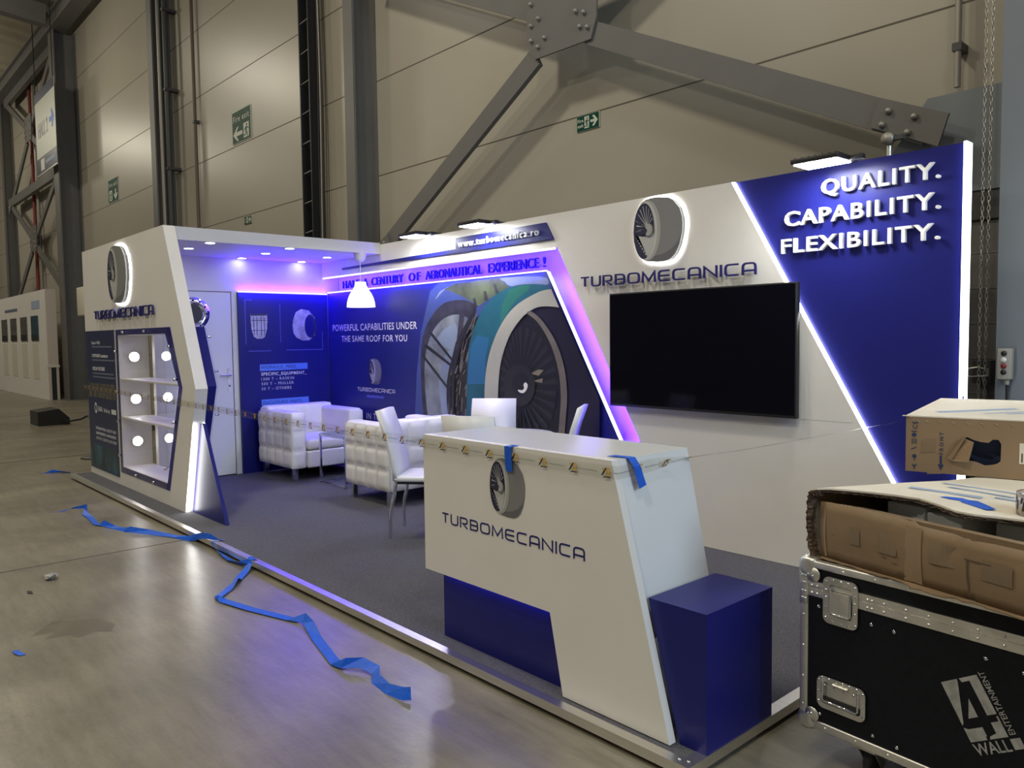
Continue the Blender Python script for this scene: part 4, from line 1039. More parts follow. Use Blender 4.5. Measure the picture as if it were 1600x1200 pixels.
# side table
t = thing('side_table', 'small glass side table with a thin chrome cube frame', 'side table', (-6.90, 4.07, P))
q = MB(); a0, a1, b0, b1, zt = -7.15, -6.66, 3.83, 4.32, .60
for z in (P + .012, zt - .012):
    for a, b in (((a0, b0), (a1, b0)), ((a1, b0), (a1, b1)), ((a1, b1), (a0, b1)), ((a0, b1), (a0, b0))): q.bar((*a, z), (*b, z), .02, .02, 'chrome')
for a in (a0, a1):
    for b in (b0, b1): q.box(a - .01, a + .01, b - .01, b + .01, P, zt - .004, 'chrome')
obj('frame', q, t)
q = MB(); q.box(a0 - .005, a1 + .005, b0 - .005, b1 + .005, zt, zt + .008, 'glass'); obj('table_top', q, t)

# round table behind the counter
t = thing('round_table', 'white round table mostly hidden behind the reception counter', 'table', (-4.27, 3.86, P))
q = MB(); q.lathe([(0, .725), (.295, .725), (.30, .73), (.30, .74), (.295, .745), (0, .745)], (-4.27, 3.86, P), 'white2', 48); obj('table_top', q, t)
q = MB(); q.cyl((-4.27, 3.86, P), .035, .0, .725, 'chrome', (0, 0, 1), 20); obj('column', q, t)
q = MB(); q.lathe([(0, 0), (.22, 0), (.22, .012), (.05, .03), (0, .03)], (-4.27, 3.86, P), 'chrome', 36); obj('base', q, t)


# ------------------------------------------------------------------ dining chairs
def chair():
    t = thing('dining_chair', 'white leather dining chair standing left of the reception counter', 'chair', (0, 0, P), 0, 'white dining chairs')
    w_ = .20; q = MB()                                    # seat: front is +Y
    q.rbox(-w_, w_, -.02, .40, .415, .455, 'leather2', .016); obj('seat', q, t, True)
    prof = [(.0, .425), (-.005, .50), (-.03, .62), (-.075, .78), (-.125, .93)]; th = .032
    vs = []; fs = []
    for y, z in prof:
        ww = w_ - .02 * (z - .42)
        for sx in (-ww, ww): vs += [(sx, y - th / 2, z), (sx, y + th / 2, z)]
    bm = bmesh.new(); vv = [bm.verts.new(v) for v in vs]
    for i in range(len(prof) - 1):
        a, b = 4 * i, 4 * i + 4
        for c, d in ((0, 1), (1, 3), (3, 2), (2, 0)): bm.faces.new((vv[a + c], vv[a + d], vv[b + d], vv[b + c]))
    bm.faces.new((vv[0], vv[1], vv[3], vv[2])); k = 4 * (len(prof) - 1); bm.faces.new((vv[k], vv[k + 2], vv[k + 3], vv[k + 1]))
    bmesh.ops.bevel(bm, geom=[e for e in bm.edges if len(e.link_faces) == 2 and e.calc_face_angle() > 1.0], offset=.011, segments=3, profile=.5, affect='EDGES')
    bm.verts.index_update(); q = MB(); q.add([v.co.copy() for v in bm.verts], [[v.index for v in p.verts] for p in bm.faces], 'leather2', True); bm.free()
    obj('backrest', q, t, True)
    for sx in (-1, 1):
        q = MB(); q.tube([(sx * .175, .005, .43), (sx * .178, -.015, .30), (sx * .185, -.04, .21), (sx * .188, -.045, .12), (sx * .19, -.045, 0)], .0125, 'chrome', 10); obj('leg', q, t, True)
        q = MB(); q.tube([(sx * .175, .35, .42), (sx * .182, .37, .28), (sx * .186, .38, .19), (sx * .188, .38, 0)], .0125, 'chrome', 10); obj('leg', q, t, True)
    q = MB(); q.box(-.17, .17, .01, .36, .395, .414, 'black'); obj('seat_pan', q, t, True)
    return t


ch = chair()


def put(o, x, y, dx, dy): o.location = (x, y, P); o.rotation_euler = (0, 0, math.atan2(-dx, dy))


put(ch, -4.876, 3.28, .76, .65)
for x, y, dx, dy, lab in ((-5.00, 4.28, .64, -.77, 'white leather dining chair in front of the printed jet engine'), (-4.10, 4.25, -.82, -.57, 'white leather dining chair seen side on beside the violet lit edge'), (-4.115, 3.37, -.44, .90, 'white leather dining chair with its back to the reception counter')):
    c = dup(ch, (0, 0, 0), 0, lab); put(c, x, y, dx, dy)

# ------------------------------------------------------------------ reception counter
YC = 2.2; t = thing('reception_counter', 'white slanted reception counter with a blue plinth and turbine emblem', 'counter', (-2.5, YC, P))
fr = FY(YC)
top, mid_ = 1.079, .422
q = MB(); q.prism([(-3.085, mid_), (-2.227, mid_), (-2.157, P + .004), (-1.632, P + .004), (-1.895, top), (-3.085, top)], fr, -.036, 0, 'white'); obj('front_board', q, t)
xr = lambda z: -1.895 + (top - z) * .2666
q = MB(); q.prism([(-3.083, mid_ + .001), (xr(mid_ + .15) - .0005, mid_ + .001), (-1.896, top - .0005), (-3.083, top - .0005)], fr, -.476, -.0362, 'white2')
obj('counter_body', q, t)
q = MB(); q.prism([(-3.02, P), (-2.10, P), (-2.10, mid_ - .001), (-3.02, mid_ - .001)], fr, -.44, -.06, 'blue')
pl = obj('blue_plinth', q, t)
q = MB(); q.box(-3.0, -2.24, YC + .038, YC + .052, mid_ - .008, mid_ - .002, 'ledblue'); obj('led_strip', q, t)
q = MB(); logotype(q, fr, -2.945, .672, .915, .050, 'blueflat', .0012); obj('lettering', q, t)
emblem(t, fr, -2.478, .898, .228, .252, .0006, 0., None, 'printed_turbine')
# blue side box
q = MB(); q.prism([(xr(P) + .012, P), (-1.508, P), (-1.508, .586), (xr(.586) + .006, .586)], fr, -.473, -.042, 'blue')
tag(obj('blue_pedestal', q), 'low blue pedestal box at the right end of the reception counter', 'pedestal')

# ------------------------------------------------------------------ barrier tape
PATH = [(-9.72, 2.318, 1.050), (-9.695, 2.305, 1.052), (-8.5, 2.29, 1.050), (-6.40, 2.29, 1.034), (-4.7, 2.235, 1.03), (-3.088, 2.192, 1.040), (-2.5, 2.192, 1.038), (-1.885, 2.192, 1.036), (-1.868, 2.21, 1.036), (-1.868, 2.40, 1.042), (-1.868, 2.66, 1.044), (-1.80, 2.95, 1.05), (-1.62, 4.0, 1.09), (-1.462, 4.57, 1.13)]


def tape_path():
    seg = []; s = 0
    for i in range(len(PATH) - 1):
        a, b = V(PATH[i]), V(PATH[i + 1]); l = (b - a).length; seg.append((s, s + l, a, b)); s += l
    return seg, s


SEG, TL = tape_path()


def tp(s, v, d=0.):
    for a, b, p, q_ in SEG:
        if s <= b or b == SEG[-1][1]:
            k = (s - a) / (b - a); dr = (q_ - p).normalized(); n = dr.cross(Z).normalized(); uu = n.cross(dr)
            tw = 0. if s < 8.05 else 1.32 * min(1., (s - 8.05) / .25)
            return p + (q_ - p) * k + (uu * math.cos(tw) + n * math.sin(tw)) * v + n * d * math.cos(tw) - uu * d * math.sin(tw)
q = MB(); N = 260; vs = []
for i in range(N + 1):
    s = TL * i / N
    wob = .0015 * math.sin(i * .9)
    vs += [tp(s, -.025, wob), tp(s, .025, -wob)]
q.add(vs, [(2 * i, 2 * i + 2, 2 * i + 3, 2 * i + 1) for i in range(N)], 'film', True)
tp0 = thing('barrier_tape', 'clear printed tape stretched from the showcase round the counter to the back panel', 'tape', (-3.088, 2.19, 1.04))
obj('tape_film', q, tp0, recalc=False)
q = MB(); k = 0; s = .06
uvs, ufs = glyphs('www.xs-worldwide.com', .0); ux0 = min(v.x for v in uvs); ux1 = max(v.x for v in uvs)
svs, sfs = glyphs('S', .04); sx0 = min(v.x for v in svs); sx1 = max(v.x for v in svs); sy1 = max(v.y for v in svs)
fvu = [f_ for f_ in ufs if all(uvs[i].z > .5 for i in f_)]; fvs = [f_ for f_ in sfs if all(svs[i].z > .5 for i in f_)]
while s < TL - .16:
    D = .0022
    q.add([tp(s + a, b, D) for a, b in ((0, -.014), (.008, -.014), (.030, .016), (.021, .016))], [(0, 1, 2, 3)], 'inkblack')
    q.add([tp(s + a, b, D) for a, b in ((.004, .008), (.009, .016), (.013, .016), (.012, .004))], [(0, 1, 2, 3)], 'gold')
    q.add([tp(s + .020 + .024 * (v.x - sx0) / (sx1 - sx0) + .2 * (v.y / sy1) * .02, -.012 + .028 * v.y / sy1, D + .0002) for v in svs], fvs, 'gold')
    q.add([tp(s + a, b, D) for a, b in ((.012, -.020), (.044, -.020), (.044, -.016), (.012, -.016))], [(0, 1, 2, 3)], 'inkblack')
    q.add([tp(s + .058 + .09 * (v.x - ux0) / (ux1 - ux0), -.004 + .0095 * v.y, D) for v in uvs], fvu, 'inkblack')
    s += .168
obj('printed_marks', q, tp0, recalc=False)


# ------------------------------------------------------------------ blue tape pieces
def strip(name, pts, w, label, m='bluetape', grp=None, side=None, thick=.0006):
    """ribbon through points; each point may carry its own side vector (the ribbon's width direction)"""
    q = MB(); vs = []; n = len(pts)
    for i, p in enumerate(pts):
        c = V(p[:3]); sd = V(p[3]) if len(p) > 3 else V(side)
        sd = sd.normalized() * (p[4] if len(p) > 4 else w) / 2; vs += [c - sd, c + sd]
    q.add(vs, [(2 * i, 2 * i + 2, 2 * i + 3, 2 * i + 1) for i in range(n - 1)], m)
    o = obj(name, q, recalc=False)
    md = o.modifiers.new('thickness', 'SOLIDIFY'); md.thickness = thick; md.offset = 1
    return tag(o, label, 'tape', grp)


strip('blue_tape', [(-2.456, 2.235, 1.0815), (-2.456, 2.2, 1.0815), (-2.456, 2.186, 1.08), (-2.455, 2.186, 1.04), (-2.453, 2.188, 1.0), (-2.452, 2.190, .974)], .042, 'blue tape strip on the counter front above the turbine emblem', side=(1, 0, 0), grp='blue tape pieces')
strip('blue_tape', [(-1.97, 2.285, 1.0815, (.1, 1, 0)), (-1.91, 2.30, 1.0815, (.1, 1, 0)), (-1.885, 2.305, 1.08, (0, 1, 0)), (-1.862, 2.308, 1.05, (0, 1, 0)), (-1.853, 2.315, 1.01, (0, 1, .1)), (-1.843, 2.32, .972, (0, 1, .25))], .042, 'blue tape strip over the slanted end of the counter', grp='blue tape pieces')
strip('blue_tape', [(-1.4715, 4.545, 1.20), (-1.4715, 4.546, 1.12), (-1.4715, 4.547, 1.05)], .022, 'short blue tape strip on the white glowing end edge of the back panel', side=(0, 1, 0), grp='blue tape pieces')
F0 = FZ + .003
u_ = (.35, 1, 0)
strip('blue_tape', [(-7.92, 1.57, F0, (.5, 1, 0)), (-7.87, 1.64, F0 + .002, (.6, 1, 0)), (-7.82, 1.72, F0 + .03, (1, .6, .5)), (-7.70, 1.80, F0 + .05, (.6, .4, 1)), (-7.58, 1.76, F0 + .015, (.3, 1, .4)), (-7.40, 1.76, F0 + .006, (.5, 1, .1)), (-7.08, 1.73, F0 + .004, (.5, 1, 0)), (-6.98, 1.75, F0 + .03, (0, .4, 1)), (-6.88, 1.80, F0 + .005, (0, 1, .3)), (-6.70, 1.83, F0 + .006, (0, .7, .7)), (-6.62, 1.85, F0 + .022, (0, .5, 1)), (-6.45, 1.95, F0 + .012, (-.3, .7, .6)), (-6.2, 2.06, F0 + .004, (-.3, 1, .1)), (-6.02, 2.10, F0 + .010, (-.2, .5, 1)), (-5.92, 2.122, F0 + .04, (0, .1, 1)), (-5.82, 2.124, .10, (.2, .2, 1)), (-5.70, 2.135, .115, (.5, .3, .8)), (-5.62, 2.16, .098, (.8, .5, .1)), (-5.60, 2.20, .096, (1, .3, 0))], .048, 'long blue tape strand trailing on the floor from the speaker side to the platform edge', grp='blue tape pieces')
strip('blue_tape', [(-5.62, 2.124, .088, (1, 0, .2)), (-5.56, 2.118, .06, (.8, .1, -.4)), (-5.46, 2.108, F0 + .012, (.4, .3, -.7)), (-5.25, 2.10, F0 + .006, (.1, 1, -.2)), (-5.08, 2.105, F0 + .012, (0, .6, -.8)), (-5.00, 2.118, .075, (.8, 0, -.5)), (-4.97, 2.135, .096, (1, .1, 0)), (-4.96, 2.16, .0935, (1, .1, 0))], .045, 'blue tape loop slung along the outside of the platform edge', grp='blue tape pieces')
strip('blue_tape', [(-5.02, 2.165, .0935, (1, .2, 0)), (-4.99, 2.135, .096, (1, .2, 0)), (-4.96, 2.122, .07, (1, .2, .1)), (-4.90, 2.06, F0 + .01, (.85, .5, 0)), (-4.78, 1.96, F0 + .004, (.66, .75, 0)), (-4.72, 1.92, F0 + .02, (.5, .5, .5)), (-4.62, 1.83, F0 + .004, (.66, .75, 0)), (-4.53, 1.735, F0 + .006, (.7, .6, .1)), (-4.50, 1.715, F0 + .022, (.9, .1, .5)), (-4.44, 1.73, F0 + .008, (-.2, 1, 0)), (-4.2, 1.79, F0 + .004, (-.3, 1, 0)), (-3.9, 1.88, F0 + .004, (-.3, 1, 0)), (-3.80, 1.91, F0 + .028, (-.2, .6, .8)), (-3.72, 1.90, F0 + .018, (.4, 1, .4)), (-3.55, 1.85, F0 + .004, (.35, 1, 0)), (-3.2, 1.765, F0 + .004, (.3, 1, 0)), (-3.13, 1.76, F0 + .03, (.2, .5, .9)), (-3.06, 1.82, F0 + .035, (-.5, .6, .7)), (-2.98, 1.84, F0 + .02, (-.1, 1, .5)), (-2.92, 1.80, F0 + .012, (.2, .8, .7)), (-2.80, 1.78, F0 + .01, (0, .7, .8)), (-2.70, 1.795, F0 + .02, (-.4, .5, .9)), (-2.66, 1.81, F0 + .03, (-.5, .3, .9))], .052, 'crumpled blue tape strand zigzagging on the concrete before the platform', grp='blue tape pieces')
strip('blue_tape', [(-10.40, 1.98, F0, (.3, 1, 0)), (-10.33, 2.06, F0 + .02, (.6, .6, .6)), (-10.25, 2.15, F0 + .012, (1, .4, .3)), (-10.20, 2.24, F0 + .004, (1, 0, 0))], .07, 'short blue tape scrap on the floor left of the showcase', grp='blue tape pieces')
strip('blue_tape', [(-4.45, .70, F0), (-4.40, .70, F0 + .004), (-4.36, .715, F0)], .03, 'tiny dark blue tape scrap on the concrete near the left picture edge', side=(.2, 1, 0), grp='blue tape pieces')
# crumpled paper
bm = bmesh.new(); bmesh.ops.create_icosphere(bm, subdivisions=2, radius=.035); rs = random.Random(3)
for v in bm.verts: v.co *= .6 + .8 * rs.random(); v.co.z *= .55
bm.verts.index_update(); q = MB(); q.add([v.co + V((-5.66, 1.10, FZ + .02)) for v in bm.verts], [[v.index for v in p.verts] for p in bm.faces], 'paper'); bm.free()
tag(obj('crumpled_paper', q), 'small crumpled white and black paper on the concrete floor', 'litter')
q = MB(); q.sheet([(-5.49, .94), (-5.46, .96), (-5.40, .955), (-5.43, .93)], FT(FZ), .004, 'inkblack'); o = obj('paper_scrap', q); tag(o, 'dark sliver of scrap on the concrete above the crumpled paper', 'litter')

# ================================================================== RIGHT FOREGROUND
CA = math.radians(-5.2); t = thing('flight_case', 'black flight case with aluminium edges, latch, handle and 4 WALL stencil', 'flight case', (-1.335, 2.555, FZ), CA)
fl_ = (V((0, 0, -FZ)), X, Z); L_, W_, zb, zt = 1.22, 1.10, .166, .757      # local frame: x along the front, y to the back, z given from the stand's zero

def lb(mb, x0, x1, y0, y1, z0, z1, m, r=0):
    (mb.rbox(x0, x1, y0, y1, z0 - FZ, z1 - FZ, m, r) if r else mb.box(x0, x1, y0, y1, z0 - FZ, z1 - FZ, m))


q = MB(); lb(q, .008, L_ - .008, .006, W_ - .006, zb + .006, .630, 'laminate'); obj('case_body', q, t, True)
q = MB(); lb(q, .008, L_ - .008, .006, W_ - .006, .684, zt - .006, 'laminate'); obj('lid', q, t, True)
for nm, a in (('top_rail', (0, L_, 0, W_, .732, zt)), ('bottom_rail', (0, L_, 0, W_, zb, .196)), ):
    q = MB()
    x0, x1, y0, y1, z0, z1 = a
    for b in ((x0, x1, y0, y0 + .03), (x0, x1, y1 - .03, y1), (x0, x0 + .03, y0 + .03, y1 - .03), (x1 - .03, x1, y0 + .03, y1 - .03)): lb(q, *b, z0, z1, 'alu2', .004)
    obj(nm, q, t, True)
for nm, z0, z1 in (('lid_rail', .660, .683), ('body_rail', .632, .657)):
    q = MB(); lb(q, .001, L_ - .001, .001, .02, z0, z1, 'alu2', .003); lb(q, .001, .02, .02, W_, z0, z1, 'alu2', .003); lb(q, .002, L_ - .002, .0005, .012, z1 - .004, z1 + .003, 'alu2'); obj(nm, q, t, True)
q = MB(); lb(q, .012, L_ - .012, .012, .03, .657, .660, 'black'); obj('lid_gap', q, t, True)
for x, y in ((0, 0), (L_ - .03, 0), (0, W_ - .03)):
    q = MB(); lb(q, x, x + .03, y, y + .03, .19, .74, 'alu2', .004); obj('corner_rail', q, t, True)
for x in (.02, L_ - .02):
    for y in (.02, W_ - .02):
        for z in (zb + .018, zt - .018):
            q = MB(); bm = bmesh.new(); bmesh.ops.create_icosphere(bm, subdivisions=3, radius=.042); bm.verts.index_update()
            c = V((x + (.006 if x < .1 else -.006), y + (.006 if y < .1 else -.006), z - FZ + (.004 if z < .4 else -.004)))
            def sq(v): return V([math.copysign(min(abs(a), .030), a) for a in v])
            q.add([c + sq(v.co) for v in bm.verts], [[v.index for v in p.verts] for p in bm.faces], 'zinc', True); bm.free()
            sx, sy, sz = (1 if x < .1 else -1), (1 if y < .1 else -1), (1 if z < .4 else -1)
            if y < .1:
                q.lathe([(0, .0025), (.025, .0025), (.0262, 0)], (x + sx * .030, -.0012, z - FZ + sz * .030), 'zinc', 16, (0, -1, 0))
                for a, b in ((.030, .034), (.016, .030)): q.lathe([(0, .004), (.004, .003), (.005, 0)], (x + sx * a, -.005, z - FZ + sz * b), 'chrome', 8, (0, -1, 0))
            obj('corner_cap', q, t, True)
# brace plate at the left corner by the lid split
q = MB(); lb(q, -.002, .029, -.003, .05, .60, .725, 'zinc', .003)
for z in (.62, .645, .675, .70):
    for x in (.012, .022): q.lathe([(0, .004), (.004, .003), (.005, 0)], (x, -.003, z - FZ), 'chrome', 8, (0, -1, 0))
obj('corner_brace', q, t, True)
q = MB()
for x, z in [(.05, .742), (.16, .742), (.27, .742), (.38, .742), (.49, .742), (.60, .742), (.72, .742), (.10, .181), (.21, .181), (.32, .181), (.43, .181), (.54, .181), (.65, .181), (.014, .56), (.014, .45), (.014, .34), (.014, .24)] + [(.045 + .02 * k, z) for k in range(2) for z in (.671, .645)] + [(.245, .671), (.26, .671), (.245, .645), (.26, .645)] + [(.30 + .07 * k, z) for k in range(8) for z in (.671, .645)]:
    q = MB(); q.lathe([(0, .0035), (.003, .003), (.0048, 0)], (x, .0005, z - FZ), 'zinc', 8, (0, -1, 0)); obj('rivet', q, t, True)
q = MB()
for x, z in [(.068, .600), (.255, .590), (.33, .588), (.60, .590), (.70, .580), (.075, .222), (.265, .222), (.345, .215), (.86, .59), (.9, .22)]:
    q = MB(); q.lathe([(0, .003), (.004, .0025), (.006, 0)], (x, .006, z - FZ), 'chrome', 10, (0, -1, 0)); obj('screw', q, t, True)
# recessed latch
ff = (V((0, 0, -FZ)), X, Z)


def rr(x0, x1, z0, z1, r, n=5):
    out = []
    for cx_, cz_, a in ((x1 - r, z1 - r, 0), (x0 + r, z1 - r, 90), (x0 + r, z0 + r, 180), (x1 - r, z0 + r, 270)):
        for i in range(n + 1): b = math.radians(a + 90 * i / n); out.append((cx_ + r * math.cos(b), cz_ + r * math.sin(b)))
    return out


q = MB(); hole = rr(.112, .196, .585, .692, .012)
q.prism(rr(.090, .214, .556, .716, .022), ff, .000, .0045, 'zinc', [hole[::-1]]); q.sheet(hole, ff, -.004, 'zinc')
for x, z in ((.1, .70), (.125, .708), (.155, .708), (.18, .708), (.205, .70), (.101, .67), (.101, .645), (.101, .61), (.101, .575), (.125, .565), (.155, .565), (.18, .565), (.205, .572), (.204, .61), (.204, .645), (.204, .67)): q.lathe([(0, .0035), (.003, .003), (.0045, 0)], (x, -.0045, z - FZ), 'chrome', 8, (0, -1, 0))
la = obj('latch', q, t, True)
q = MB(); q.prism(rr(.120, .188, .594, .668, .004), ff, .0046, .010, 'zinc'); q.tube([(.118, -.008, .685 - FZ), (.118, -.010, .60 - FZ), (.122, -.010, .592 - FZ), (.185, -.010, .592 - FZ), (.190, -.010, .60 - FZ), (.190, -.008, .66 - FZ), (.186, -.006, .67 - FZ)], .0035, 'chrome', 8); obj('butterfly_lever', q, la, True)
# recessed carry handle
q = MB(); hole = rr(.086, .228, .272, .348, .010)
q.prism(rr(.070, .244, .254, .366, .024), ff, .000, .004, 'zinc', [hole[::-1]]); q.sheet(hole, ff, -.0055, 'zinc')
q.prism([(.086, .272), (.228, .272), (.228, .295), (.086, .295)], ff, -.0054, -.003, 'rubber')
for x, z in ((.078, .35), (.09, .36), (.115, .36), (.14, .361), (.165, .36), (.19, .36), (.215, .36), (.237, .35), (.078, .31), (.078, .275), (.237, .31), (.237, .275), (.10, .338), (.135, .336), (.17, .336), (.205, .336)): q.lathe([(0, .004), (.003, .003), (.005, 0)], (x, -.004, z - FZ), 'chrome', 8, (0, -1, 0))
hd = obj('recessed_handle', q, t, True)
q = MB(); q.tube([(.093, -.006, .350 - FZ), (.093, -.008, .29 - FZ), (.098, -.008, .281 - FZ), (.215, -.008, .281 - FZ), (.220, -.008, .288 - FZ), (.220, -.006, .350 - FZ)], .0042, 'chrome', 8); q.tube([(.13, -.006, .347 - FZ), (.185, -.006, .347 - FZ)], .005, 'zinc', 8); obj('grip', q, hd, True)
# castors
q = MB(); lb(q, .05, L_ - .05, .06, W_ - .06, .148, .1655, 'black'); obj('castor_board', q, t, True)
for x in (.215, L_ - .215):
    for y in (.085, W_ - .15):
        q = MB(); lb(q, x - .042, x + .042, y - .045, y + .045, .140, .1475, 'zinc'); 
        for sx in (-.032, .028): q.add([(x + sx + a, y + b, z - FZ) for a in (0, .004) for b, z in ((-.03, .14), (.03, .14), (.045, .08), (.02, .068))], [(0, 1, 2, 3), (4, 7, 6, 5), (0, 4, 5, 1), (1, 5, 6, 2), (2, 6, 7, 3), (3, 7, 4, 0)], 'zinc')
        cs = obj('castor', q, t, True)
        q = MB(); q.lathe([(0, -.016), (.03, -.016), (.046, -.014), (.05, -.008), (.05, .008), (.046, .014), (.03, .016), (0, .016)], (x, y + .025, .05), 'rubber', 28, (1, 0, 0)); obj('wheel', q, cs, True)
# stencilled mark: a tilted square with a cut-out 4, WALL, ENTERTAINMENT
ang = math.radians(30.2); ex = V((math.cos(ang), math.sin(ang))); ey = V((-math.sin(ang), math.cos(ang))); o2 = V((.566, .325))
S2 = lambda pts: [tuple(o2 + ex * a + ey * b) for a, b in pts]
ffr = (V((0, .0055, -FZ)), X, Z); q = MB(); d = .001
W4, H4 = .115, .176
for pts in ([(0, .048), (0, .176), (.052, .176), (.050, .166), (.006, .054)],
            [(.058, .176), (.115, .176), (.115, .064), (.086, .064), (.086, .164), (.062, .164)],
            [(.028, .064), (.058, .064), (.058, .118)],
            [(0, .042), (0, 0), (.052, 0), (.052, .010), (.056, .010), (.056, .036), (.012, .036)],
            [(.060, 0), (.115, 0), (.115, .058), (.110, .058), (.110, .044), (.086, .044), (.086, .014), (.064, .008)],
            [(.115, -.036), (.145, -.036), (.145, -.006), (.115, -.006)]):
    q.sheet(S2(pts), ffr, d, 'stencil')
fw4 = (V((o2.x, .0055, -FZ + o2.y)), V((ex.x, 0, ex.y)), V((ey.x, 0, ey.y)))
text(q, 'WALL', fw4, .0, -.038, .108, .032, 'stencil', .0006, .012, .0008)
fe = (fw4[0], V((ey.x, 0, ey.y)), V((-ex.x, 0, -ex.y)))
text(q, 'ENTERTAINMENT', fe, .004, -.139, .178, .017, 'stencil', .0006, .004, .0008)
obj('stencil_mark', q, t, True, recalc=False)

# ------------------------------------------------------------------ torn cardboard box on the case
BA = math.radians(-14.59); t = thing('torn_carton', 'large torn open cardboard carton lying on the black flight case', 'box', (-1.285, 2.605, .758), BA)
B0 = .758
top_prof = [(0, .957), (.03, .960), (.06, .961), (.12, .965), (.17, .966), (.22, .962), (.28, .960), (.335, .956), (.352, .959), (.37, .950), (.40, .948), (.47, .944), (.51, .941), (.525, .943), (.537, .938), (.55, .941), (.60, .945), (.68, .944), (.80, .93), (1.0, .935)]
FP = [(0, 0), (.10, -.004), (.20, -.010), (.33, -.004), (.352, .008), (.37, .002), (.45, -.006), (.525, .004), (.537, .012), (.55, -.002), (.70, -.010), (.82, .004), (1.1, 0)]


def fy_(x):
    for (a, ya), (b, yb2) in zip(FP, FP[1:]):
        if x <= b: return ya + (yb2 - ya) * max(0, x - a) / (b - a)
    return 0
q = MB(); vs = []
n = len(top_prof)
for j in range(7):
    for x, zt_ in top_prof:
        z = (.006 + (zt_ - B0 - .006) * j / 6); vs.append((x, fy_(x + .012 * j) * (.55 + .12 * j) - .008 * math.sin(math.pi * j / 6), z))
fs = [(j * n + i, j * n + i + 1, (j + 1) * n + i + 1, (j + 1) * n + i) for j in range(6) for i in range(n - 1)]
q.add(vs, fs, 'card', True); o = obj('front_panel', q, t, True); md = o.modifiers.new('board', 'SOLIDIFY'); md.thickness = .006; md.offset = -1
q = MB()     # worn marks on the front: packing tape, creases, smudges


def on_front(x0, x1, z0, z1, m, d, nx=4, nz=5):
    vs = []
    for j in range(nz + 1):
        for i in range(nx + 1):
            x = x0 + (x1 - x0) * i / nx; a = z0 + (z1 - z0) * j / nz
            vs.append((x, fy_(x + .012 * 6 * a) * (.55 + .72 * a) - .008 * math.sin(math.pi * a) - d, .006 + .18 * a))
    q.add(vs, [(j * (nx + 1) + i, j * (nx + 1) + i + 1, (j + 1) * (nx + 1) + i + 1, (j + 1) * (nx + 1) + i) for j in range(nz) for i in range(nx)], m, True)


on_front(.325, .385, .02, .99, 'cardband', .0022); on_front(.02, .028, .04, .97, 'cardband', .002, 1)
on_front(.13, .17, .42, .72, 'cardgrime', .0022, 2); on_front(.235, .30, .40, .78, 'cardgrime', .0022, 3); on_front(.41, .49, .45, .80, 'cardgrime', .0022, 3); on_front(.57, .66, .40, .72, 'cardgrime', .0022, 3)
on_front(.526, .531, .04, .66, 'crease', .0026, 1); on_front(.52, .60, .655, .675, 'crease', .0026, 3, 1); on_front(.30, .33, .08, .10, 'crease', .0024, 2, 1); on_front(.06, .064, .48, .50, 'crease', .0022, 1, 1)
for i in range(7): on_front(.25 + .018 * i, .268 + .018 * i, .33 - .035 * i, .345 - .035 * i, 'crease', .0022, 1, 1) if i in (0, 2, 5) else None
obj('worn_marks', q, t, True, recalc=False)
# side panel and lid: one bent white faced sheet with a torn, layered front edge
rs = random.Random(11); q = MB()
edge = [(-.03, .0), (-.042, .05), (-.048, .11), (-.046, .17), (-.035, .208), (-.010, .217)]
lid = [(0.02, .219, .02), (.08, .219, .055), (.14, .218, .09), (.20, .217, .115), (.268, .214, .150), (.34, .211, .130), (.421, .207, .105), (.466, .204, .112), (.52, .20, .16), (.60, .20, .20), (.75, .205, .20), (1.0, .21, .20)]
prof = [(x, z, -.012) for x, z in edge] + lid
for nm, m, inset, jag in (('lid_panel', 'cardwhite', 0, .012), ):
    vs = []; 
    for i, (x, z, yf) in enumerate(prof):
        jx = yf + (rs.random() - .5) * jag
        for y, up_ in ((jx, .024), (.35, .012), (.62, 0), (1.10, 0)): vs.append((x + .10 * y * (1 if y > .2 else 0), y, z + up_ * min(1, z / .2)))
    k = len(prof); F_ = lambda r_: [(4 * i + a, 4 * i + 4 + a, 4 * i + 5 + a, 4 * i + 1 + a) for i in r_ for a in range(3)]
    q.add(vs, F_(range(0, 4)), 'card'); q.add(vs, F_(range(4, k - 1)), m)
o = obj('lid_panel', q, t, True); md = o.modifiers.new('board', 'SOLIDIFY'); md.thickness = .007; md.offset = 0
q = MB()   # torn corrugated edge along the side and the lid
pp = []
for i in range(len(prof) - 1):
    for k in range(9): a = k / 9; pp.append(tuple(prof[i][j] + (prof[i + 1][j] - prof[i][j]) * a for j in range(3)))
for lay_ in range(3):
    vs = []
    for i, (x, z, yf) in enumerate(pp):
        z += .024 * min(1, z / .2); th = (.013 if i < 50 else .004) * (1 + .5 * rs.random()) * (1 - .2 * lay_); jy = yf - .006 - .012 * rs.random() - .004 * lay_
        nx, nz = (1, 0) if i < 40 else (0, -1)
        off = .002 + (.006 if i < 50 else .003) * lay_
        vs += [(x + nx * off, jy, z + nz * off), (x + nx * (off + th), jy + .008, z + nz * (off + th)), (x + nx * (off + th), jy + .03, z + nz * (off + th)), (x + nx * off, jy + .03, z + nz * off)]
    k = len(pp); q.add(vs, [(4 * i + a, 4 * i + 4 + a, 4 * i + 4 + (a + 1) % 4, 4 * i + (a + 1) % 4) for i in range(k - 1) for a in range(4)], 'cardin')
obj('torn_edge', q, t, True)
q = MB(); vs = []
for i in range(40):
    x = i * .025; yb_ = -.012 - .014 * rs.random() - (.02 if 14 < i < 20 else 0); vs += [(x, .0, .006), (x, yb_, .004 + .004 * rs.random())]
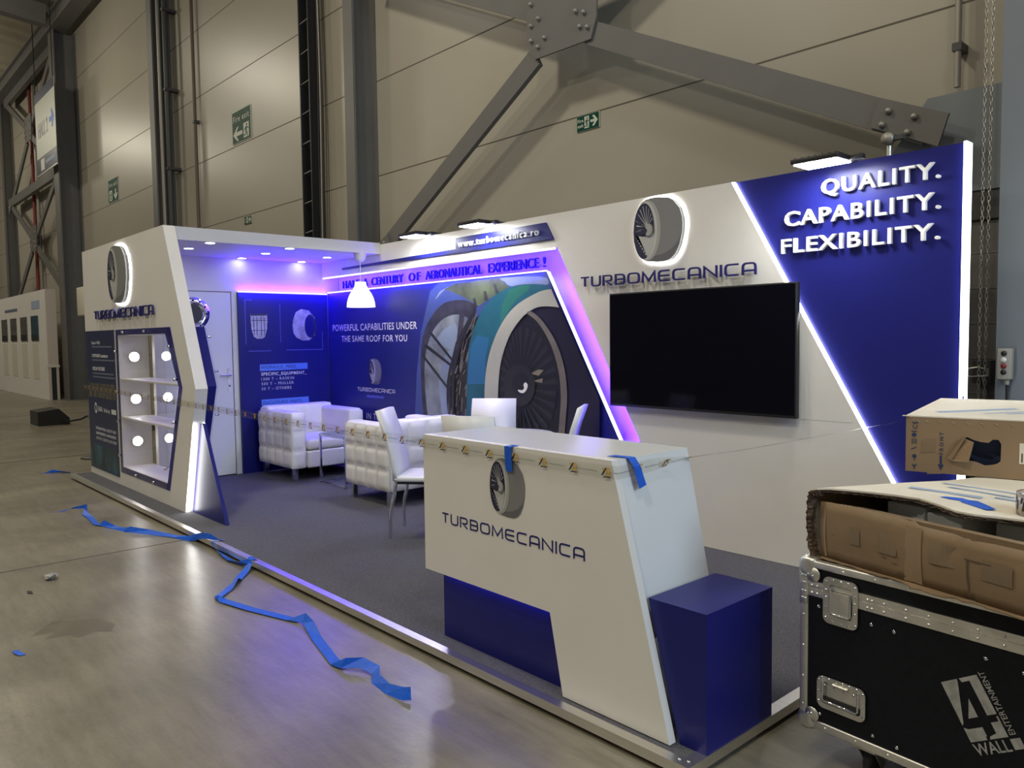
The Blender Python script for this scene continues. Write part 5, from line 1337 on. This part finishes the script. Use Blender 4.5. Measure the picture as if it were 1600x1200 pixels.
q.add(vs, [(2 * i, 2 * i + 2, 2 * i + 3, 2 * i + 1) for i in range(39)], 'card'); o = obj('torn_bottom_flap', q, t, True); md = o.modifiers.new('board', 'SOLIDIFY'); md.thickness = .004
q = MB(); q.box(-.02, 1.0, .02, 1.08, .001, .006, 'card'); q.box(.95, 1.0, .03, 1.08, .008, .20, 'card'); q.box(.09, .95, 1.075, 1.085, .008, .20, 'card'); obj('inner_tray', q, t, True)
q = MB(); q.box(.02, .95, .06, .09, .008, .186, 'card'); obj('inner_flap', q, t, True)
for k, (x0, x1, z1, y0) in enumerate(((.13, .27, .206, .17), (.28, .40, .198, .165), (.47, .60, .194, .22), (.68, .80, .19, .24))):
    q = MB(); q.rbox(x0, x1, y0, y0 + .25, .010, z1, 'foam', .006); obj('foam_block', q, t, True)
q = MB()


def lidz(x, y):
    xs = x - (.10 * y if y > .2 else 0); pz = lid[-1][1]
    for (a, za, _1), (b, zb_, _2) in zip(lid, lid[1:]):
        if xs <= b: pz = za + (zb_ - za) * max(0, xs - a) / (b - a); break
    bo = .024 + (.012 - .024) * (y - .1) / .25 if y < .35 else max(0, .012 * (1 - (y - .35) / .27))
    return pz + min(.024, bo) + .0048


for a in ([(.10, .28), (.30, .36), (.28, .40), (.08, .32)], [(.30, .42), (.48, .48), (.46, .51), (.29, .45)], [(.12, .44), (.32, .49), (.31, .51), (.12, .47)], [(.05, .50), (.30, .58), (.29, .60), (.05, .53)]): q.add([(x + .1 * y, y, lidz(x + .1 * y, y) + .0008) for x, y in a], [(0, 1, 2, 3)], 'paleink')
obj('faded_print', q, t, True)
m_ = Matrix.Rotation(BA, 3, 'Z'); W3 = lambda x, y, z: tuple(m_ @ V((x, y, z)) + V((-1.285, 2.605, B0)))
sd = m_ @ V((.3, 1, 0))
strip('blue_tape', [(*W3(a_, b_, lidz(a_, b_) + .002), sd, c_) for a_, b_, c_ in ((.28, .245, .02), (.315, .26, .05), (.34, .265, .03), (.36, .262, .06), (.40, .245, .05), (.455, .22, .035))], .03, 'torn blue tape patch on the white top of the torn carton', grp='blue tape pieces')
# roll of printed tape on the lid
t = thing('tape_roll', 'thick roll of printed clear tape standing on the torn carton', 'tape roll', W3(.56, .31, lidz(.56, .31) + .001))
c = W3(.56, .31, lidz(.56, .31)); q = MB(); R_ = .072
M['roll'] = mat('wound_printed_tape', (.20, .19, .18), .12, spec=.8, scale=16, var=.9, col2=(.62, .60, .58))
M['rollmark'] = mat('roll_gold_print', (.45, .33, .16), .3)
q.lathe([(.039, .001), (R_, .001), (R_, .072), (.039, .072), (.039, .001)], c, 'roll', 44); obj('wound_tape', q, t)
q = MB(); q.lathe([(.036, .0015), (.0388, .0015), (.0388, .0715), (.036, .0715), (.036, .0015)], c, 'card', 36); obj('cardboard_core', q, t)
q = MB()
for k in range(16):
    a = k * math.pi / 8; 
    for j, (da, z0, z1, mm) in enumerate(((0, .012, .03, 'rollmark'), (.16, .02, .05, 'inkblack'), (.05, .042, .060, 'inkblack'))):
        P4 = [(a + da, z0), (a + da + .10, z0), (a + da + .16, z1), (a + da + .06, z1)]
        q.add([(c[0] + (R_ + .0006) * math.cos(b), c[1] + (R_ + .0006) * math.sin(b), c[2] + z) for b, z in P4], [(0, 1, 2, 3)], mm)
obj('printed_marks', q, t, recalc=False)

# ------------------------------------------------------------------ second carton on top
BB = math.radians(12.03); t = thing('appliance_carton', 'closed brown carton marked FRONT stacked on the torn carton', 'box', (-1.268, 3.278, .983), BB)
q = MB(); hh = .22; f2 = (V((0, 0, 0)), X, Z); LX, LY = .95, .98
hole = [(.196, .140), (.205, .052), (.215, .060), (.245, .056), (.275, .044), (.298, .048), (.315, .054), (.326, .064), (.327, .130), (.318, .146), (.300, .146), (.285, .132), (.262, .134), (.235, .140), (.215, .150)]
sag = [(0, -.008), (.134, -.014), (.403, -.022), (LX, -.03)]
q.prism([(0, .0), (.13, .0), (.40, .0), (LX, .0), (LX, hh), (0, hh)], f2, -.006, 0, 'card2', [hole]); obj('front_panel', q, t, True)
for b in ((0, .006, .0061, LY), (LX - .006, LX, .0061, LY), (.006, LX - .006, LY - .006, LY)): q = MB(); q.box(*b, 0, hh, 'card2'); obj('side_panel', q, t, True)
q = MB(); q.box(.006, LX - .006, .0062, LY - .006, 0, .005, 'card2'); obj('bottom_panel', q, t, True)
q = MB(); q.box(-.001, LX + .001, -.001, LY + .001, hh, hh + .005, 'cardwhite'); obj('top_panel', q, t, True)
q = MB(); q.box(.10, .40, .06, .5, .01, .19, 'ink'); obj('interior_shade_block', q, t, True)  # dark coloured block standing in for the shade inside the carton
q = MB(); vs = [(.205, -.002, .145), (.238, -.028, .135), (.222, -.034, .058), (.165, -.014, .056), (.150, -.003, .062)]
q.add(vs, [(0, 1, 2, 3, 4)], 'card2'); q.add([(.150, -.003, .062), (.165, -.014, .056), (.21, -.016, .145), (.205, -.002, .147)], [(0, 1, 2, 3)], 'card'); o = obj('folded_flap', q, t, True); md = o.modifiers.new('board', 'SOLIDIFY'); md.thickness = .004
q = MB(); e = .0008
# vertical print: FRONT with an arrow down
fv = (V((0, 0, 0)), V((0, 0, 1)), V((-1, 0, 0)))
text(q, 'FRONT', fv, .076, -.134, .088, .013, 'ink', .0004, .01, e); obj('printed_lettering', q, t, True, recalc=False); q = MB()
q.sheet([(.122, .072), (.130, .072), (.130, .036), (.137, .036), (.126, .012), (.115, .036), (.122, .036)], f2, e, 'ink'); obj('printed_arrow', q, t, True, recalc=False); q = MB()
# small handling symbols in a column
text(q, 'CE', fv, .172, -.042, .032, .017, 'ink', .0004, .0, e)
q.sheet(ell(.030, .148, .009, .009, 12), f2, e, 'ink'); q.sheet([(.020, .160), (.040, .160), (.040, .164), (.020, .164)], f2, e, 'ink')
for x in (.022, .029, .036): q.sheet([(x, .112), (x + .003, .112), (x + .003, .134), (x, .134)], f2, e, 'ink')
q.sheet([(.020, .088), (.040, .096), (.040, .100), (.020, .092)], f2, e, 'ink'); q.sheet(ell(.032, .062, .008, .008, 12), f2, e, 'ink'); q.sheet([(.031, .044), (.034, .044), (.034, .060), (.031, .060)], f2, e, 'ink')
q.sheet([(.022, .030), (.030, .018), (.030, .010), (.034, .010), (.034, .018), (.042, .030), (.036, .030), (.032, .024), (.028, .030)], f2, e, 'ink')
obj('printed_symbol', q, t, True, recalc=False)
q = MB(); q.sheet([(.055, .075), (.105, .085), (.108, .135), (.060, .13)], f2, .0012, 'card'); obj('brown_tape_patch', q, t, True, recalc=False); q = MB(); q.sheet([(.385, .06), (.44, .06), (.44, .138), (.385, .138)], f2, .0012, 'cardwhite')
for k in range(5): q.sheet([(.392 + .009 * k, .066), (.396 + .009 * k, .066), (.396 + .009 * k, .10 + .006 * (k % 3)), (.392 + .009 * k, .10 + .006 * (k % 3))], f2, .0016, 'inkblack')
obj('paper_label', q, t, True, recalc=False)
q = MB()
for x in (.028, .045, .075, .12, .165, .215, .265, .31, .36, .45): q = MB(); q.bar((x - .006, -.001, .207), (x + .006, -.001, .200), .0025, .0015, 'zinc', (0, 1, 0)); obj('staple', q, t, True)
q = MB(); ft = FT(hh + .005)
for a in ([(.10, .16), (.36, .46), (.34, .52), (.07, .22)], [(.26, .20), (.50, .46), (.49, .48), (.24, .22)], [(.34, .22), (.60, .50), (.59, .52), (.32, .24)], [(.44, .80), (.75, .82), (.75, .86), (.44, .84)]): q.sheet(a, ft, .0006, 'paleink')
obj('faded_print', q, t, True)
q = MB(); q.bar((-.012, .0, .223), (.010, -.006, .224), .01, .003, 'cardwhite'); q.bar((.08, -.012, -.002), (.13, -.02, .004), .012, .003, 'card'); obj('torn_corner', q, t, True)
